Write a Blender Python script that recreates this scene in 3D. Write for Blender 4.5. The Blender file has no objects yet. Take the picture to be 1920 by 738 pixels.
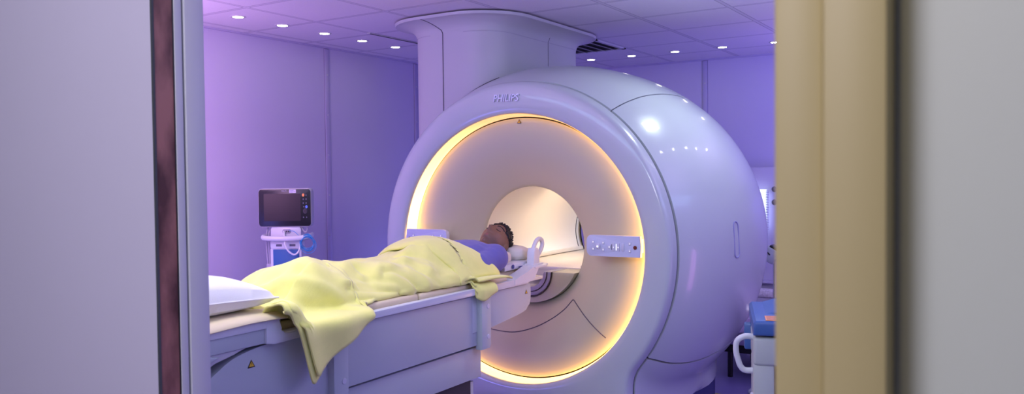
import bpy, bmesh, math, random
from mathutils import Vector, Matrix, noise
random.seed(7)
PI = math.pi
SC = bpy.context.scene
COL = SC.collection

# ------------------------------------------------------------------ camera
EYE = 1.55
yaw, pitch, roll = math.radians(32.43), math.radians(1.6), math.radians(-0.635)
Fv = Vector((-math.sin(yaw)*math.cos(pitch), math.cos(yaw)*math.cos(pitch), -math.sin(pitch)))
Rv = Vector((math.cos(yaw), math.sin(yaw), 0)); Uv = Rv.cross(Fv)
R2 = Rv*math.cos(roll) + Uv*math.sin(roll); U2 = -Rv*math.sin(roll) + Uv*math.cos(roll)
cd = bpy.data.cameras.new('camera'); cam = bpy.data.objects.new('camera', cd); COL.objects.link(cam)
M = Matrix((R2, U2, -Fv)).transposed().to_4x4(); M.translation = Vector((0, 0, EYE)); cam.matrix_world = M
cd.sensor_width = 36; cd.lens = 1524/1920*36; cd.clip_start = 0.02
cd.dof.use_dof = True; cd.dof.focus_distance = 4.4; cd.dof.aperture_fstop = 6.0
SC.camera = cam
# ------------------------------------------------------------------ light and exposure
SC.view_settings.view_transform = 'Standard'; SC.view_settings.look = 'None'
SC.view_settings.gamma = 1; SC.view_settings.exposure = 0.0
SC.view_settings.use_curve_mapping = False
w = bpy.data.worlds.new('world'); SC.world = w; w.use_nodes = True
w.node_tree.nodes['Background'].inputs[0].default_value = (0.62, 0.64, 0.72, 1)
w.node_tree.nodes['Background'].inputs[1].default_value = 0.10
def area(name, loc, target, size, power, color, sy=None, spread=180):
    l = bpy.data.lights.new(name, 'AREA'); l.energy = power; l.color = color
    l.shape = 'RECTANGLE'; l.size = size; l.size_y = sy or size; l.spread = math.radians(spread)
    o = bpy.data.objects.new(name, l); COL.objects.link(o); o.location = loc
    o.rotation_euler = (Vector(target)-Vector(loc)).to_track_quat('-Z', 'Y').to_euler(); return o
def spot(name, loc, target, power, color, ang=60, blend=1.0, rad=0.05):
    l = bpy.data.lights.new(name, 'SPOT'); l.energy = power; l.color = color
    l.spot_size = math.radians(ang); l.spot_blend = blend; l.shadow_soft_size = rad
    o = bpy.data.objects.new(name, l); COL.objects.link(o); o.location = loc
    o.rotation_euler = (Vector(target)-Vector(loc)).to_track_quat('-Z', 'Y').to_euler(); return o
# violet scan room light: unseen area lights added to tint walls, ceiling and scanner
area('room_fill_front', (-2.4, 1.32, 2.35), (-2.6, 4.6, 1.2), 3.4, 13, (0.38, 0.68, 1.0), 0.3)  # unseen fill added for the scanner front, no cove is built
area('room_fill_right', (0.85, 3.6, 2.35), (-2.6, 4.2, 1.2), 3.5, 9, (0.30, 0.52, 1.0), 0.3)  # unseen fill added from the right, no cove is built
area('ceiling_wash_front', (-3.3, 1.9, 1.9), (-3.3, 1.9, 3), 1.8, 30, (0.78, 0.46, 1.0), 0.9)  # upward washes hang unseen in the room, added to brighten the ceiling
area('ceiling_wash_right', (0.1, 3.6, 1.9), (0.1, 3.6, 3), 1.2, 48, (0.60, 0.50, 1.0), 2.6)
area('ceiling_wash_far', (-0.6, 6.2, 1.9), (-0.6, 6.2, 3), 0.8, 10, (0.55, 0.36, 1.0), 1.2)
area('wall_wash_pink', (-3.95, 2.35, 1.75), (-4.74, 2.85, 1.75), 0.5, 15, (1.0, 0.52, 0.95), 0.9, 160)
area('wall_wash_low', (-4.1, 1.7, 0.5), (-4.74, 4.2, 0.5), 0.5, 10, (0.18, 0.18, 1.0), 0.4)
area('wall_wash_blue', (-4.2, 6.6, 0.5), (-4.7, 4.5, 0.7), 0.8, 10, (0.22, 0.18, 1.0), 0.4)
area('far_wall_wash', (-0.2, 6.1, 1.6), (-2.6, 7.25, 2.0), 0.5, 8, (0.18, 0.14, 1.0), 0.8, 100)
area('ceiling_panel_lamp', (-1.33, 4.55, 2.575), (-1.33, 4.55, 0), 0.16, 7, (0.84, 1.0, 0.98), 0.30)
area('bore_rear_fill', (-2.15, 6.2, 1.45), (-2.88, 5.30, 1.18), 0.3, 2.6, (0.82, 0.92, 1.0), 0.3, 120)  # unseen light added behind the scanner to brighten the bore's far end
area('floor_wash', (0.7, 4.6, 0.4), (-1.4, 4.9, 0.5), 0.3, 4, (0.85, 0.28, 1.0), 1.2)  # unseen magenta light added to tint the scanner's lower side
area('table_foot_fill', (-2.2, 1.75, 2.5), (-2.35, 2.2, 1.0), 0.5, 4.0, (1.0, 0.98, 0.90), 0.3, 110)  # unseen neutral key added to brighten the blanket and pillow
# corridor on the camera's side
area('corridor_lamp', (-0.9, -0.9, 2.6), (-1.6, 1.1, 1.2), 0.9, 42, (0.88, 0.85, 1.0), 0.9)
spot('corridor_warm_lamp', (-0.2, -0.3, 2.3), (-0.15, 0.62, 1.55), 7, (1.0, 0.80, 0.42), 70)

# ------------------------------------------------------------------ materials
def mat(name, col, rough=0.5, metal=0.0, coat=0.0, emit=None, es=0.0, bump=0.0, bscale=200.0, trans=0.0, sheen=0.0, var=0.0, vscale=6.0, spec=0.5):
    m = bpy.data.materials.new(name); m.use_nodes = True; nt = m.node_tree
    b = nt.nodes['Principled BSDF']
    b.inputs['Base Color'].default_value = (*col, 1); b.inputs['Roughness'].default_value = rough
    b.inputs['Metallic'].default_value = metal; b.inputs['Coat Weight'].default_value = coat
    b.inputs['Coat Roughness'].default_value = 0.06
    b.inputs['Specular IOR Level'].default_value = spec
    b.inputs['Transmission Weight'].default_value = trans
    if sheen: b.inputs['Sheen Weight'].default_value = sheen
    if emit: b.inputs['Emission Color'].default_value = (*emit, 1); b.inputs['Emission Strength'].default_value = es
    tc = nt.nodes.new('ShaderNodeTexCoord')
    nz = nt.nodes.new('ShaderNodeTexNoise'); nz.inputs['Scale'].default_value = vscale; nz.inputs['Detail'].default_value = 4
    nt.links.new(tc.outputs['Object'], nz.inputs['Vector'])
    mx = nt.nodes.new('ShaderNodeMix'); mx.data_type = 'RGBA'
    v = max(var, 0.015)
    mx.inputs[6].default_value = (*[c*(1-v) for c in col], 1); mx.inputs[7].default_value = (*[min(1, c*(1+v)) for c in col], 1)
    nt.links.new(nz.outputs['Fac'], mx.inputs[0]); nt.links.new(mx.outputs[2], b.inputs['Base Color'])
    if bump:
        n2 = nt.nodes.new('ShaderNodeTexNoise'); n2.inputs['Scale'].default_value = bscale; n2.inputs['Detail'].default_value = 3
        nt.links.new(tc.outputs['Object'], n2.inputs['Vector'])
        bp = nt.nodes.new('ShaderNodeBump'); bp.inputs['Strength'].default_value = bump; bp.inputs['Distance'].default_value = 0.002
        nt.links.new(n2.outputs['Fac'], bp.inputs['Height']); nt.links.new(bp.outputs['Normal'], b.inputs['Normal'])
    return m
WHITE = mat('gantry white lacquer', (0.52, 0.575, 0.58), 0.28, coat=0.6)
WHITEC = mat('column matt white', (0.54, 0.54, 0.56), 0.5)
CREAM = mat('cream bore plastic', (0.56, 0.55, 0.37), 0.42)
BORE = mat('bore liner plastic', (0.80, 0.74, 0.66), 0.38)
TABLEW = mat('table white plastic', (0.50, 0.56, 0.58), 0.45)
TRAYW = mat('tray white plastic', (0.72, 0.75, 0.78), 0.35, coat=0.2)
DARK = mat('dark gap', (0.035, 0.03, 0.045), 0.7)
SEAM = mat('panel joint', (0.12, 0.11, 0.14), 0.7)
BLACK = mat('black plastic', (0.012, 0.012, 0.016), 0.35)
SCREEN = mat('dark screen glass', (0.022, 0.016, 0.024), 0.3, spec=0.25)
MATT = mat('cream mattress vinyl', (0.84, 0.72, 0.48), 0.55)
LINEN = mat('white pillow linen', (0.84, 0.84, 0.84), 0.85, bump=0.25, bscale=500, sheen=0.2)
PILLOWU = mat('cream cotton', (0.78, 0.74, 0.64), 0.85, bump=0.2, bscale=400)
YELLOW = mat('pale yellow fleece', (0.94, 0.93, 0.27), 0.92, bump=0.35, bscale=420, sheen=0.4, var=0.05, vscale=25)
SHIRT = mat('blue jersey', (0.13, 0.12, 0.42), 0.85, bump=0.2, bscale=600, sheen=0.2)
HAIR = mat('black hair', (0.012, 0.010, 0.010), 0.45, bump=0.6, bscale=260)
PADM = mat('control panel plastic', (0.60, 0.65, 0.78), 0.4)
BTN = mat('grey button', (0.62, 0.64, 0.72), 0.4)
BTNW = mat('lit button symbol', (0.9, 0.9, 0.9), 0.4, emit=(1, 0.98, 0.9), es=0.8)
RED = mat('dark red button', (0.16, 0.02, 0.015), 0.3)
STEEL = mat('brushed steel', (0.62, 0.62, 0.64), 0.32, metal=0.9)
BLUEC = mat('blue vinyl', (0.05, 0.13, 0.36), 0.45)
BLUEP = mat('blue cart panel', (0.02, 0.13, 0.36), 0.45)
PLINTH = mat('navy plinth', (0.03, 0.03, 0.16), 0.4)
CARTW = mat('cart grey white', (0.50, 0.55, 0.50), 0.4)
ORANGE = mat('orange label', (0.85, 0.36, 0.18), 0.6)
TRIY = mat('warning yellow', (0.72, 0.45, 0.03), 0.5)
CABLEB = mat('blue cable', (0.05, 0.30, 0.62), 0.45)
CABLEG = mat('grey cable', (0.45, 0.44, 0.52), 0.5)
WALLM = mat('scan room wall paint', (0.56, 0.51, 0.70), 0.42, bump=0.05, bscale=60)
STRIP = mat('wall batten', (0.47, 0.42, 0.62), 0.45)
FLOORM = mat('violet vinyl floor', (0.20, 0.17, 0.42), 0.35, var=0.05)
DOORW = mat('corridor wall paint', (0.68, 0.63, 0.78), 0.6, bump=0.04, bscale=50, var=0.02, vscale=3)
JAMBW = mat('white jamb', (0.62, 0.62, 0.70), 0.45)
GREYW = mat('grey corridor paint', (0.58, 0.61, 0.57), 0.6, var=0.02, vscale=2)
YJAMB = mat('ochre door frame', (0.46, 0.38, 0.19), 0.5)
SLOT = mat('vent shadow', (0.01, 0.01, 0.015), 0.8)

def nodes_of(m): return m.node_tree.nodes, m.node_tree.links, m.node_tree.nodes['Principled BSDF']
# skin with stubble on jaw (object space of the person: coordinates from the head centre)
SKIN = mat('tan skin', (0.25, 0.13, 0.08), 0.5, bump=0.1, bscale=300, var=0.1, vscale=30)
# light ring emission
RING = mat('warm ring light', (1.0, 0.7, 0.4), 0.5, emit=(1.0, 0.50, 0.16), es=3.0)
n, l, b = nodes_of(RING)
tc = n.new('ShaderNodeTexCoord'); sx = n.new('ShaderNodeSeparateXYZ'); l.new(tc.outputs['Object'], sx.inputs[0])
mr = n.new('ShaderNodeMapRange'); mr.inputs['From Min'].default_value = 0.12; mr.inputs['From Max'].default_value = 0.90
mr.inputs['To Min'].default_value = 7.5; mr.inputs['To Max'].default_value = 1.05
ab = n.new('ShaderNodeMath'); ab.operation = 'ABSOLUTE'
su = n.new('ShaderNodeMath'); su.operation = 'SUBTRACT'; su.inputs[1].default_value = 0.97
l.new(sx.outputs['Z'], su.inputs[0]); l.new(su.outputs[0], ab.inputs[0]); l.new(ab.outputs[0], mr.inputs['Value']); l.new(mr.outputs[0], b.inputs['Emission Strength'])
LAMP = mat('downlight lens', (1, 1, 1), 0.5, emit=(1.0, 0.98, 0.86), es=22)
PANELLIT = mat('lit diffuser', (1, 1, 1), 0.5, emit=(0.62, 0.78, 1.0), es=1.3)
# copper
COPPER = mat('tarnished copper', (0.36, 0.12, 0.09), 0.5, metal=0.3)
n, l, b = nodes_of(COPPER)
tc = n.new('ShaderNodeTexCoord'); mp = n.new('ShaderNodeMapping'); mp.inputs['Scale'].default_value = (14, 14, 6)
nz = n.new('ShaderNodeTexNoise'); nz.inputs['Scale'].default_value = 1.0; nz.inputs['Detail'].default_value = 5
cr = n.new('ShaderNodeValToRGB'); e = cr.color_ramp.elements
e[0].position = 0.36; e[0].color = (0.11, 0.045, 0.038, 1); e[1].position = 0.62; e[1].color = (0.42, 0.19, 0.15, 1)
l.new(tc.outputs['Object'], mp.inputs[0]); l.new(mp.outputs[0], nz.inputs['Vector']); l.new(nz.outputs['Fac'], cr.inputs[0]); l.new(cr.outputs[0], b.inputs['Base Color'])
# ceiling tiles (T-bar grid)
CEILM = mat('mineral fibre ceiling tile', (0.74, 0.70, 0.76), 0.8)
n, l, b = nodes_of(CEILM)
tc = n.new('ShaderNodeTexCoord'); sx = n.new('ShaderNodeSeparateXYZ'); l.new(tc.outputs['Object'], sx.inputs[0])
def mth(op, a, bb=None):
    q = n.new('ShaderNodeMath'); q.operation = op
    for i, v in enumerate((a, bb)):
        if v is None: continue
        if isinstance(v, (int, float)): q.inputs[i].default_value = v
        else: l.new(v, q.inputs[i])
    return q.outputs[0]
def gdist(s, off, step):
    t = mth('DIVIDE', mth('SUBTRACT', s, off), step)
    fr = mth('SUBTRACT', t, mth('ROUND', t)); return mth('MULTIPLY', mth('ABSOLUTE', fr), step)
CX0, CSX, CY0, CSY = -4.627, 0.609, 3.336, 0.5735
dd = mth('MINIMUM', gdist(sx.outputs['X'], CX0, CSX), gdist(sx.outputs['Y'], CY0, CSY))
bar = mth('LESS_THAN', dd, 0.012); edge = mth('SUBTRACT', mth('LESS_THAN', dd, 0.0155), bar)
nz = n.new('ShaderNodeTexNoise'); nz.inputs['Scale'].default_value = 260; nz.inputs['Detail'].default_value = 2
l.new(tc.outputs['Object'], nz.inputs['Vector'])
sp = n.new('ShaderNodeMapRange'); sp.inputs['From Min'].default_value = 0.3; sp.inputs['From Max'].default_value = 0.7; sp.inputs['To Min'].default_value = 0.90; sp.inputs['To Max'].default_value = 1.04
l.new(nz.outputs['Fac'], sp.inputs['Value'])
m1 = n.new('ShaderNodeMix'); m1.data_type = 'RGBA'; m1.inputs[6].default_value = (0.72, 0.69, 0.76, 1); m1.inputs[7].default_value = (0.62, 0.59, 0.68, 1); l.new(bar, m1.inputs[0])
m2 = n.new('ShaderNodeMix'); m2.data_type = 'RGBA'; m2.inputs[7].default_value = (0.22, 0.2, 0.27, 1); l.new(edge, m2.inputs[0]); l.new(m1.outputs[2], m2.inputs[6])
m3 = n.new('ShaderNodeMix'); m3.data_type = 'RGBA'; m3.blend_type = 'MULTIPLY'; m3.inputs[0].default_value = 1; l.new(m2.outputs[2], m3.inputs[6]); l.new(sp.outputs[0], m3.inputs[7])
l.new(m3.outputs[2], b.inputs['Base Color'])

# ------------------------------------------------------------------ helpers
def wloc(o):
    v = Vector((0, 0, 0))
    while o: v += o.location; o = o.parent
    return v
def link(name, me, m, parent=None, local=False, smooth=True, ang=35):
    if smooth:
        for p in me.polygons: p.use_smooth = True
        try: me.set_sharp_from_angle(angle=math.radians(ang))
        except Exception: pass
    if parent is not None and not local:
        off = wloc(parent); me.transform(Matrix.Translation(-off))
    me.materials.append(m)
    o = bpy.data.objects.new(name, me); COL.objects.link(o); o.parent = parent
    return o
def thing(name, label, cat, loc=(0, 0, 0), rz=0, group=None):
    o = bpy.data.objects.new(name, None); COL.objects.link(o); o.empty_display_size = .1
    o.location = loc; o.rotation_euler = (0, 0, rz); o['label'] = label; o['category'] = cat
    if group: o['group'] = group
    return o
def tag(o, label, cat, group=None, kind=None):
    if label: o['label'] = label
    if cat: o['category'] = cat
    if group: o['group'] = group
    if kind: o['kind'] = kind
    return o
class MB:
    def __init__(s): s.bm = bmesh.new()
    def box(s, lo, hi, bev=0.0, seg=2, mtx=None):
        lo, hi = Vector(lo), Vector(hi); r = bmesh.ops.create_cube(s.bm, size=1)
        vs = r['verts']; bmesh.ops.scale(s.bm, vec=hi-lo, verts=vs); bmesh.ops.translate(s.bm, vec=(hi+lo)/2, verts=vs)
        if bev:
            es = list({e for v in vs for e in v.link_edges})
            r = bmesh.ops.bevel(s.bm, geom=es, offset=bev, segments=seg, affect='EDGES', profile=0.5); vs = list({v for f in r['faces'] for v in f.verts} | {v for v in vs if v.is_valid})
        if mtx is not None: bmesh.ops.transform(s.bm, matrix=mtx, verts=[v for v in vs if v.is_valid])
        return s
    def tube(s, pts, r, seg=10, closed=False, caps=True):
        pts = [Vector(p) for p in pts]; n = len(pts); rings = []; prev = None
        for i, p in enumerate(pts):
            if closed: t = pts[(i+1) % n]-pts[i-1]
            else: t = pts[min(i+1, n-1)]-pts[max(i-1, 0)]
            t.normalize()
            if prev is None: a = t.orthogonal().normalized()
            else: a = (prev-t*prev.dot(t)).normalized()
            prev = a; bb = t.cross(a); rr = r[i] if isinstance(r, (list, tuple)) else r
            rings.append([s.bm.verts.new(p+(a*math.cos(2*PI*k/seg)+bb*math.sin(2*PI*k/seg))*rr) for k in range(seg)])
        m = n if closed else n-1
        for i in range(m):
            A, B = rings[i], rings[(i+1) % n]
            for k in range(seg): s.bm.faces.new((A[k], A[(k+1) % seg], B[(k+1) % seg], B[k]))
        if caps and not closed: s.bm.faces.new(rings[0][::-1]); s.bm.faces.new(rings[-1])
        return s
    def grid(s, P, closeu=False, closev=False, flip=False):
        V = [[s.bm.verts.new(p) for p in row] for row in P]; a, b_ = len(V), len(V[0])
        for i in range(a if closeu else a-1):
            for j in range(b_ if closev else b_-1):
                q = (V[i][j], V[(i+1) % a][j], V[(i+1) % a][(j+1) % b_], V[i][(j+1) % b_])
                try: s.bm.faces.new(q[::-1] if flip else q)
                except ValueError: pass
        return V
    def prism(s, poly, fn, a, b_, bev=0.0, seg=2):   # poly 2-D, fn(u,v,w)->3-D, extruded w=a..b
        A = [s.bm.verts.new(fn(u, v, a)) for u, v in poly]; B = [s.bm.verts.new(fn(u, v, b_)) for u, v in poly]
        fs = [s.bm.faces.new(A), s.bm.faces.new(B[::-1])]; k = len(poly)
        for i in range(k): fs.append(s.bm.faces.new((A[(i+1) % k], A[i], B[i], B[(i+1) % k])))
        if bev:
            es = list({e for f in fs[:2] for e in f.edges})
            bmesh.ops.bevel(s.bm, geom=es, offset=bev, segments=seg, affect='EDGES', profile=0.5)
        return s
    def cyl(s, c, axis, r, h, seg=20, bev=0.0):
        c, ax = Vector(c), Vector(axis).normalized()
        prof = [(0.0001, 0), (r-bev, 0), (r, bev), (r, h-bev), (r-bev, h), (0.0001, h)] if bev else [(0.0001, 0), (r, 0), (r, h), (0.0001, h)]
        a = ax.orthogonal().normalized(); b_ = ax.cross(a)
        s.grid([[c+ax*z+(a*math.cos(2*PI*k/seg)+b_*math.sin(2*PI*k/seg))*rr for rr, z in prof] for k in range(seg)], closeu=True, flip=True); return s
    def ball(s, c, sc, u=16, v=10, mtx=None):
        c = Vector(c)
        r = bmesh.ops.create_uvsphere(s.bm, u_segments=u, v_segments=v, radius=1)['verts']
        bmesh.ops.scale(s.bm, vec=sc, verts=r)
        if mtx is not None: bmesh.ops.transform(s.bm, matrix=mtx, verts=r)
        bmesh.ops.translate(s.bm, vec=c, verts=r); return s
    def build(s, name, m, parent=None, local=False, smooth=True, ang=35, fixn=True):
        if fixn: bmesh.ops.recalc_face_normals(s.bm, faces=s.bm.faces)
        me = bpy.data.meshes.new(name); s.bm.to_mesh(me); s.bm.free()
        return link(name, me, m, parent, local, smooth, ang)
def catmull(pts, k=6, closed=False):
    pts = [Vector(p) for p in pts]; n = len(pts); out = []
    for i in range(n if closed else n-1):
        g = (lambda j: pts[j % n]) if closed else (lambda j: pts[max(0, min(n-1, j))])
        p0, p1, p2, p3 = g(i-1), g(i), g(i+1), g(i+2)
        for q in range(k):
            t = q/k; out.append(0.5*((2*p1)+(p2-p0)*t+(2*p0-5*p1+4*p2-p3)*t*t+(3*p1-p0-3*p2+p3)*t**3))
    if not closed: out.append(pts[-1])
    return out
def lerp_table(tab, x):
    if x <= tab[0][0]: return tab[0][1]
    for (a, fa), (b_, fb) in zip(tab, tab[1:]):
        if x <= b_:
            t = (x-a)/(b_-a); t = t*t*(3-2*t); return fa+(fb-fa)*t
    return tab[-1][1]
def curve_table(tab, x):   # smooth monotone-ish interpolation via catmull in 1-D
    n = len(tab)
    if x <= tab[0][0]: return tab[0][1]
    if x >= tab[-1][0]: return tab[-1][1]
    for i in range(n-1):
        if x <= tab[i+1][0]:
            x0, y0 = tab[i]; x1, y1 = tab[i+1]; h = x1-x0; t = (x-x0)/h
            m0 = (tab[min(i+1, n-1)][1]-tab[max(i-1, 0)][1])/(tab[min(i+1, n-1)][0]-tab[max(i-1, 0)][0])
            m1 = (tab[min(i+2, n-1)][1]-tab[i][1])/(tab[min(i+2, n-1)][0]-tab[i][0])
            return (2*t**3-3*t*t+1)*y0+(t**3-2*t*t+t)*h*m0+(-2*t**3+3*t*t)*y1+(t**3-t*t)*h*m1
def struct(name, mb, m, smooth=False):
    o = mb.build(name, m, None, smooth=smooth); o['kind'] = 'structure'; return o

# ------------------------------------------------------------------ the room
CZ = 2.58; WX = -4.745; FY = 7.25; NY = 1.2; RX = 1.1
struct('floor', MB().box((-4.9, -2.2, -0.1), (1.6, 7.5, 0)), FLOORM)
struct('ceiling', MB().box((-4.9, 1.02, CZ), (1.3, 7.4, CZ+0.1)), CEILM)
struct('wall_left', MB().box((WX-0.12, NY, 0), (WX, FY, CZ)), WALLM)
struct('wall_far', MB().box((WX-0.12, FY, 0), (RX+0.12, FY+0.12, CZ)), WALLM)
struct('wall_right', MB().box((RX, NY, 0), (RX+0.12, FY, CZ)), WALLM)
# partition with the doorway: left part, its reveal is faced with copper and white trim
struct('wall_near_left', MB().box((-4.86, 1.076, 0), (-1.603, 1.2, 2.9)), DOORW)
struct('wall_near_right', MB().box((-0.0875, 0.66, 0), (RX+0.12, 1.2, 2.9)), GREYW)
struct('wall_near_top', MB().box((-1.6, 1.0, 2.45), (-0.075, 1.2, 2.9)), GREYW)
t = thing('door_1', None, None); del t['label']; del t['category']; t['kind'] = 'structure'; t.name = 'door_1'
MB().box((-1.605, 1.0745, 0), (-1.599, 1.0795, 2.45)).build('gasket', mat('knitted wire gasket', (0.10, 0.11, 0.12), 0.5, metal=.5, bump=1, bscale=900), t, smooth=False)
MB().box((-1.603, 1.079, 0), (-1.6, 1.1245, 2.45)).build('copper_strip', COPPER, t, smooth=False)
MB().box((-1.602, 1.1245, 0), (-1.599, 1.1275, 2.45)).build('gasket', BLACK, t, smooth=False)
MB().box((-1.603, 1.1275, 0), (-1.596, 1.1455, 2.45), 0.001).build('trim_strip', JAMBW, t)
MB().box((-1.603, 1.1475, 0), (-1.598, 1.1505, 2.45)).build('groove', mat('grey groove', (.3, .32, .36), .6), t, smooth=False)
MB().box((-1.603, 1.1505, 0), (-1.592, 1.2005, 2.45), 0.002).build('trim_strip', JAMBW, t)
# right frame
t = thing('door_2', None, None); del t['label']; del t['category']; t['kind'] = 'structure'
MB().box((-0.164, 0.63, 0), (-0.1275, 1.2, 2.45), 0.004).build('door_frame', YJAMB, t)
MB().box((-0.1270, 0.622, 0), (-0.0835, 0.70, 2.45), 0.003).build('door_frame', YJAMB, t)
MB().box((-0.1280, 0.64, 0), (-0.0885, 0.70, 2.45)).build('groove', mat('brown groove', (.16, .13, .10), .7), t)
# corridor shell on the camera side
struct('wall_corridor_back', MB().box((-4.9, -2.3, 0), (1.6, -2.2, 2.9)), GREYW)
struct('ceiling_corridor', MB().box((-4.9, -2.3, 2.9), (1.6, 1.2, 3.0)), GREYW)
# wall battens with screws
GAPM = mat('batten edge', (.20, .17, .30), .7)
def batten(i, x, y, face):
    mb, g_ = MB(), MB()
    if face == 'x':
        mb.box((WX, y-0.022, 0), (WX+0.008, y+0.022, CZ-0.015), .001); g_.box((WX, y-.0255, 0), (WX+.0015, y+.0255, CZ-.012))
        sc = [MB().cyl((WX+0.008, y, 0.12+0.32*k), (1, 0, 0), 0.007, 0.003, 10) for k in range(8)]
    else:
        mb.box((x-0.022, FY-0.008, 0), (x+0.022, FY, CZ-0.015), .001); g_.box((x-.0255, FY-.0015, 0), (x+.0255, FY, CZ-.012))
        sc = [MB().cyl((x, FY-0.008, 0.12+0.32*k), (0, -1, 0), 0.007, 0.003, 10) for k in range(8)]
    o = mb.build('trim_%d' % i, STRIP); o['kind'] = 'structure'; g_.build('joint', GAPM, o, smooth=False)
    for q in sc: q.build('screw', STEEL, o)
i = 1
for y in (2.38, 3.52-0.0, 4.72, 5.84, 6.98): batten(i, 0, y, 'x'); i += 1
for x in (-3.70, -2.50, -1.30, -0.1): batten(i, x, 0, 'y'); i += 1
o = MB().box((WX, NY, CZ-0.012), (WX+0.022, FY, CZ)).build('trim_%d' % i, STRIP, smooth=False); o['kind'] = 'structure'; i += 1
o = MB().box((WX, FY-0.022, CZ-0.012), (RX, FY, CZ)).build('trim_%d' % i, STRIP, smooth=False); o['kind'] = 'structure'; i += 1

# ------------------------------------------------------------------ downlights
def downlight(x, y, lab, grp):
    t = thing('downlight', lab, 'ceiling light', (x, y, CZ), 0, grp)
    mb = MB(); prof = [(0.030, 0.004), (0.036, -0.004), (0.047, -0.004), (0.050, 0.0)]
    mb.grid([[(r*math.cos(a*PI/14), r*math.sin(a*PI/14), z) for r, z in prof] for a in range(28)], closeu=True)
    mb.build('trim_ring', WHITEC, t, True)
    MB().cyl((0, 0, -0.0035), (0, 0, 1), 0.033, 0.003, 24).build('lens', LAMP, t, True)
    l = bpy.data.lights.new('downlight_beam', 'SPOT'); l.energy = 2.6; l.color = (1.0, 0.93, 0.86); l.spot_size = math.radians(75); l.spot_blend = 1; l.shadow_soft_size = 0.03
    lo = bpy.data.objects.new('downlight_beam', l); COL.objects.link(lo); lo.parent = t; lo.location = (0, 0, -0.012)
names = ['nearest the doorway, leftmost in the row', 'second from the doorway in the row', 'in the middle of the row',
         'second from the ceiling column in the row', 'last of the row before the ceiling column']
for k, y in enumerate((3.495, 3.863, 4.256, 4.649, 5.035)):
    downlight(-4.29, y, 'small round downlight along the left wall, '+names[k], 'downlights along the left wall')
names = ['closest to the ceiling column beside the vent', 'second from the ceiling column', 'in the middle of the row',
         'fourth from the ceiling column', 'cut by the ochre door frame']
for k, x in enumerate((-3.348, -2.95, -2.55, -2.138, -1.71)):
    downlight(x, 6.63, 'small round downlight along the far wall, '+names[k], 'downlights along the far wall')
for k in range(8): downlight(-0.78, 3.12+0.42*k, 'small round downlight along the right wall, out of frame', 'downlights along the right wall')
for k in range(6): downlight(-3.9+0.45*k, 1.75, 'small round downlight above the foot of the table, out of frame', 'downlights along the near wall')

# ceiling slot and square vent
t = thing('ceiling_slot', 'thin dark linear slot in the ceiling left of the column', 'ceiling slot', (-4.018, 4.85, CZ))
MB().box((-4.035, 4.42, CZ-0.006), (-4.0, 5.6, CZ)).build('frame', WHITEC, t, smooth=False)
MB().box((-4.024, 4.44, CZ-0.0075), (-4.012, 5.58, CZ-0.005)).build('slot', SLOT, t, smooth=False)
t = thing('ceiling_vent', 'square ceiling air vent with dark slats right of the column', 'air vent', (-3.1, 5.93, CZ))
vx0, vx1, vy0, vy1 = -3.40, -2.81, 5.65, 6.20
f = MB(); f.box((vx0, vy0, CZ-0.01), (vx1, vy0+0.03, CZ)); f.box((vx0, vy1-0.03, CZ-0.01), (vx1, vy1, CZ)); f.box((vx0, vy0, CZ-0.01), (vx0+0.03, vy1, CZ)); f.box((vx1-0.03, vy0, CZ-0.01), (vx1, vy1, CZ))
f.build('frame', WHITEC, t, smooth=False)
MB().box((vx0+0.03, vy0+0.03, CZ-0.003), (vx1-0.03, vy1-0.03, CZ)).build('duct_opening', SLOT, t, smooth=False)
for k in range(6):
    xx = vx0+0.07+0.088*k
    MB().box((-0.017, vy0+0.03, -0.002), (0.017, vy1-0.03, 0.0), mtx=Matrix.Translation((xx, 0, CZ-0.012)) @ Matrix.Rotation(0.5, 4, 'Y')).build('slat', WHITEC, t, smooth=False)

# ------------------------------------------------------------------ the scanner
GX, GZ, GY = -2.535, 1.115, 4.0
G = thing('mri_scanner', 'huge white rounded scanner with a glowing orange ring and cream bore', 'mri scanner', (GX, GY, 0))
# profile: y -> radius, growth of ellipse
RT = [(4.08, .985), (4.14, 1.022), (4.2, 1.052), (4.35, 1.104), (4.6, 1.145), (4.85, 1.154), (5.05, 1.143), (5.2, 1.117), (5.35, 1.068), (5.48, 1.0), (5.58, .935), (5.68, .83), (5.73, .70)]
WT = [(3.9, .72), (4.08, .725), (4.3, .765), (4.6, .80), (4.9, .81), (5.2, .80), (5.4, .74), (5.55, .62), (5.64, .5), (5.73, .4)]
def smin(a, b_, k): h = max(0, min(1, 0.5+0.5*(b_-a)/k)); return b_*(1-h)+a*h-k*h*(1-h)
def smax(a, b_, k): return -smin(-a, -b_, k)
def radial(phi, r, wp, fe=1.0):
    c, s = math.cos(phi), math.sin(phi)
    ax, az = r*(1+0.027*fe), r*(1-0.026*fe)
    re = 1/math.sqrt((s/ax)**2+(c/az)**2)
    if c < 0:
        rp = wp/max(abs(s), 1e-4); re = smax(re, min(rp, 1.6), 0.06) if rp < 1.6 else max(re, min(rp, 1.6))
        re = min(re, (GZ-0.185)/-c)
    return re
def fe_of(y): return max(0, min(1, (y-4.05)/0.7))
def SP(phi, y, dr=0.0):
    r = curve_table(RT, y); w_ = curve_table(WT, y)
    R = radial(phi, r, w_, fe_of(y))+dr
    return Vector((GX+R*math.sin(phi), y, GZ+R*math.cos(phi)))
YS = [4.080, 4.10, 4.12, 4.15, 4.19, 4.25, 4.32, 4.4, 4.5, 4.6, 4.72, 4.84, 4.95, 5.05, 5.15, 5.25, 5.33, 5.41, 5.48, 5.54, 5.59, 5.63, 5.66, 5.69, 5.715, 5.73]
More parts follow.
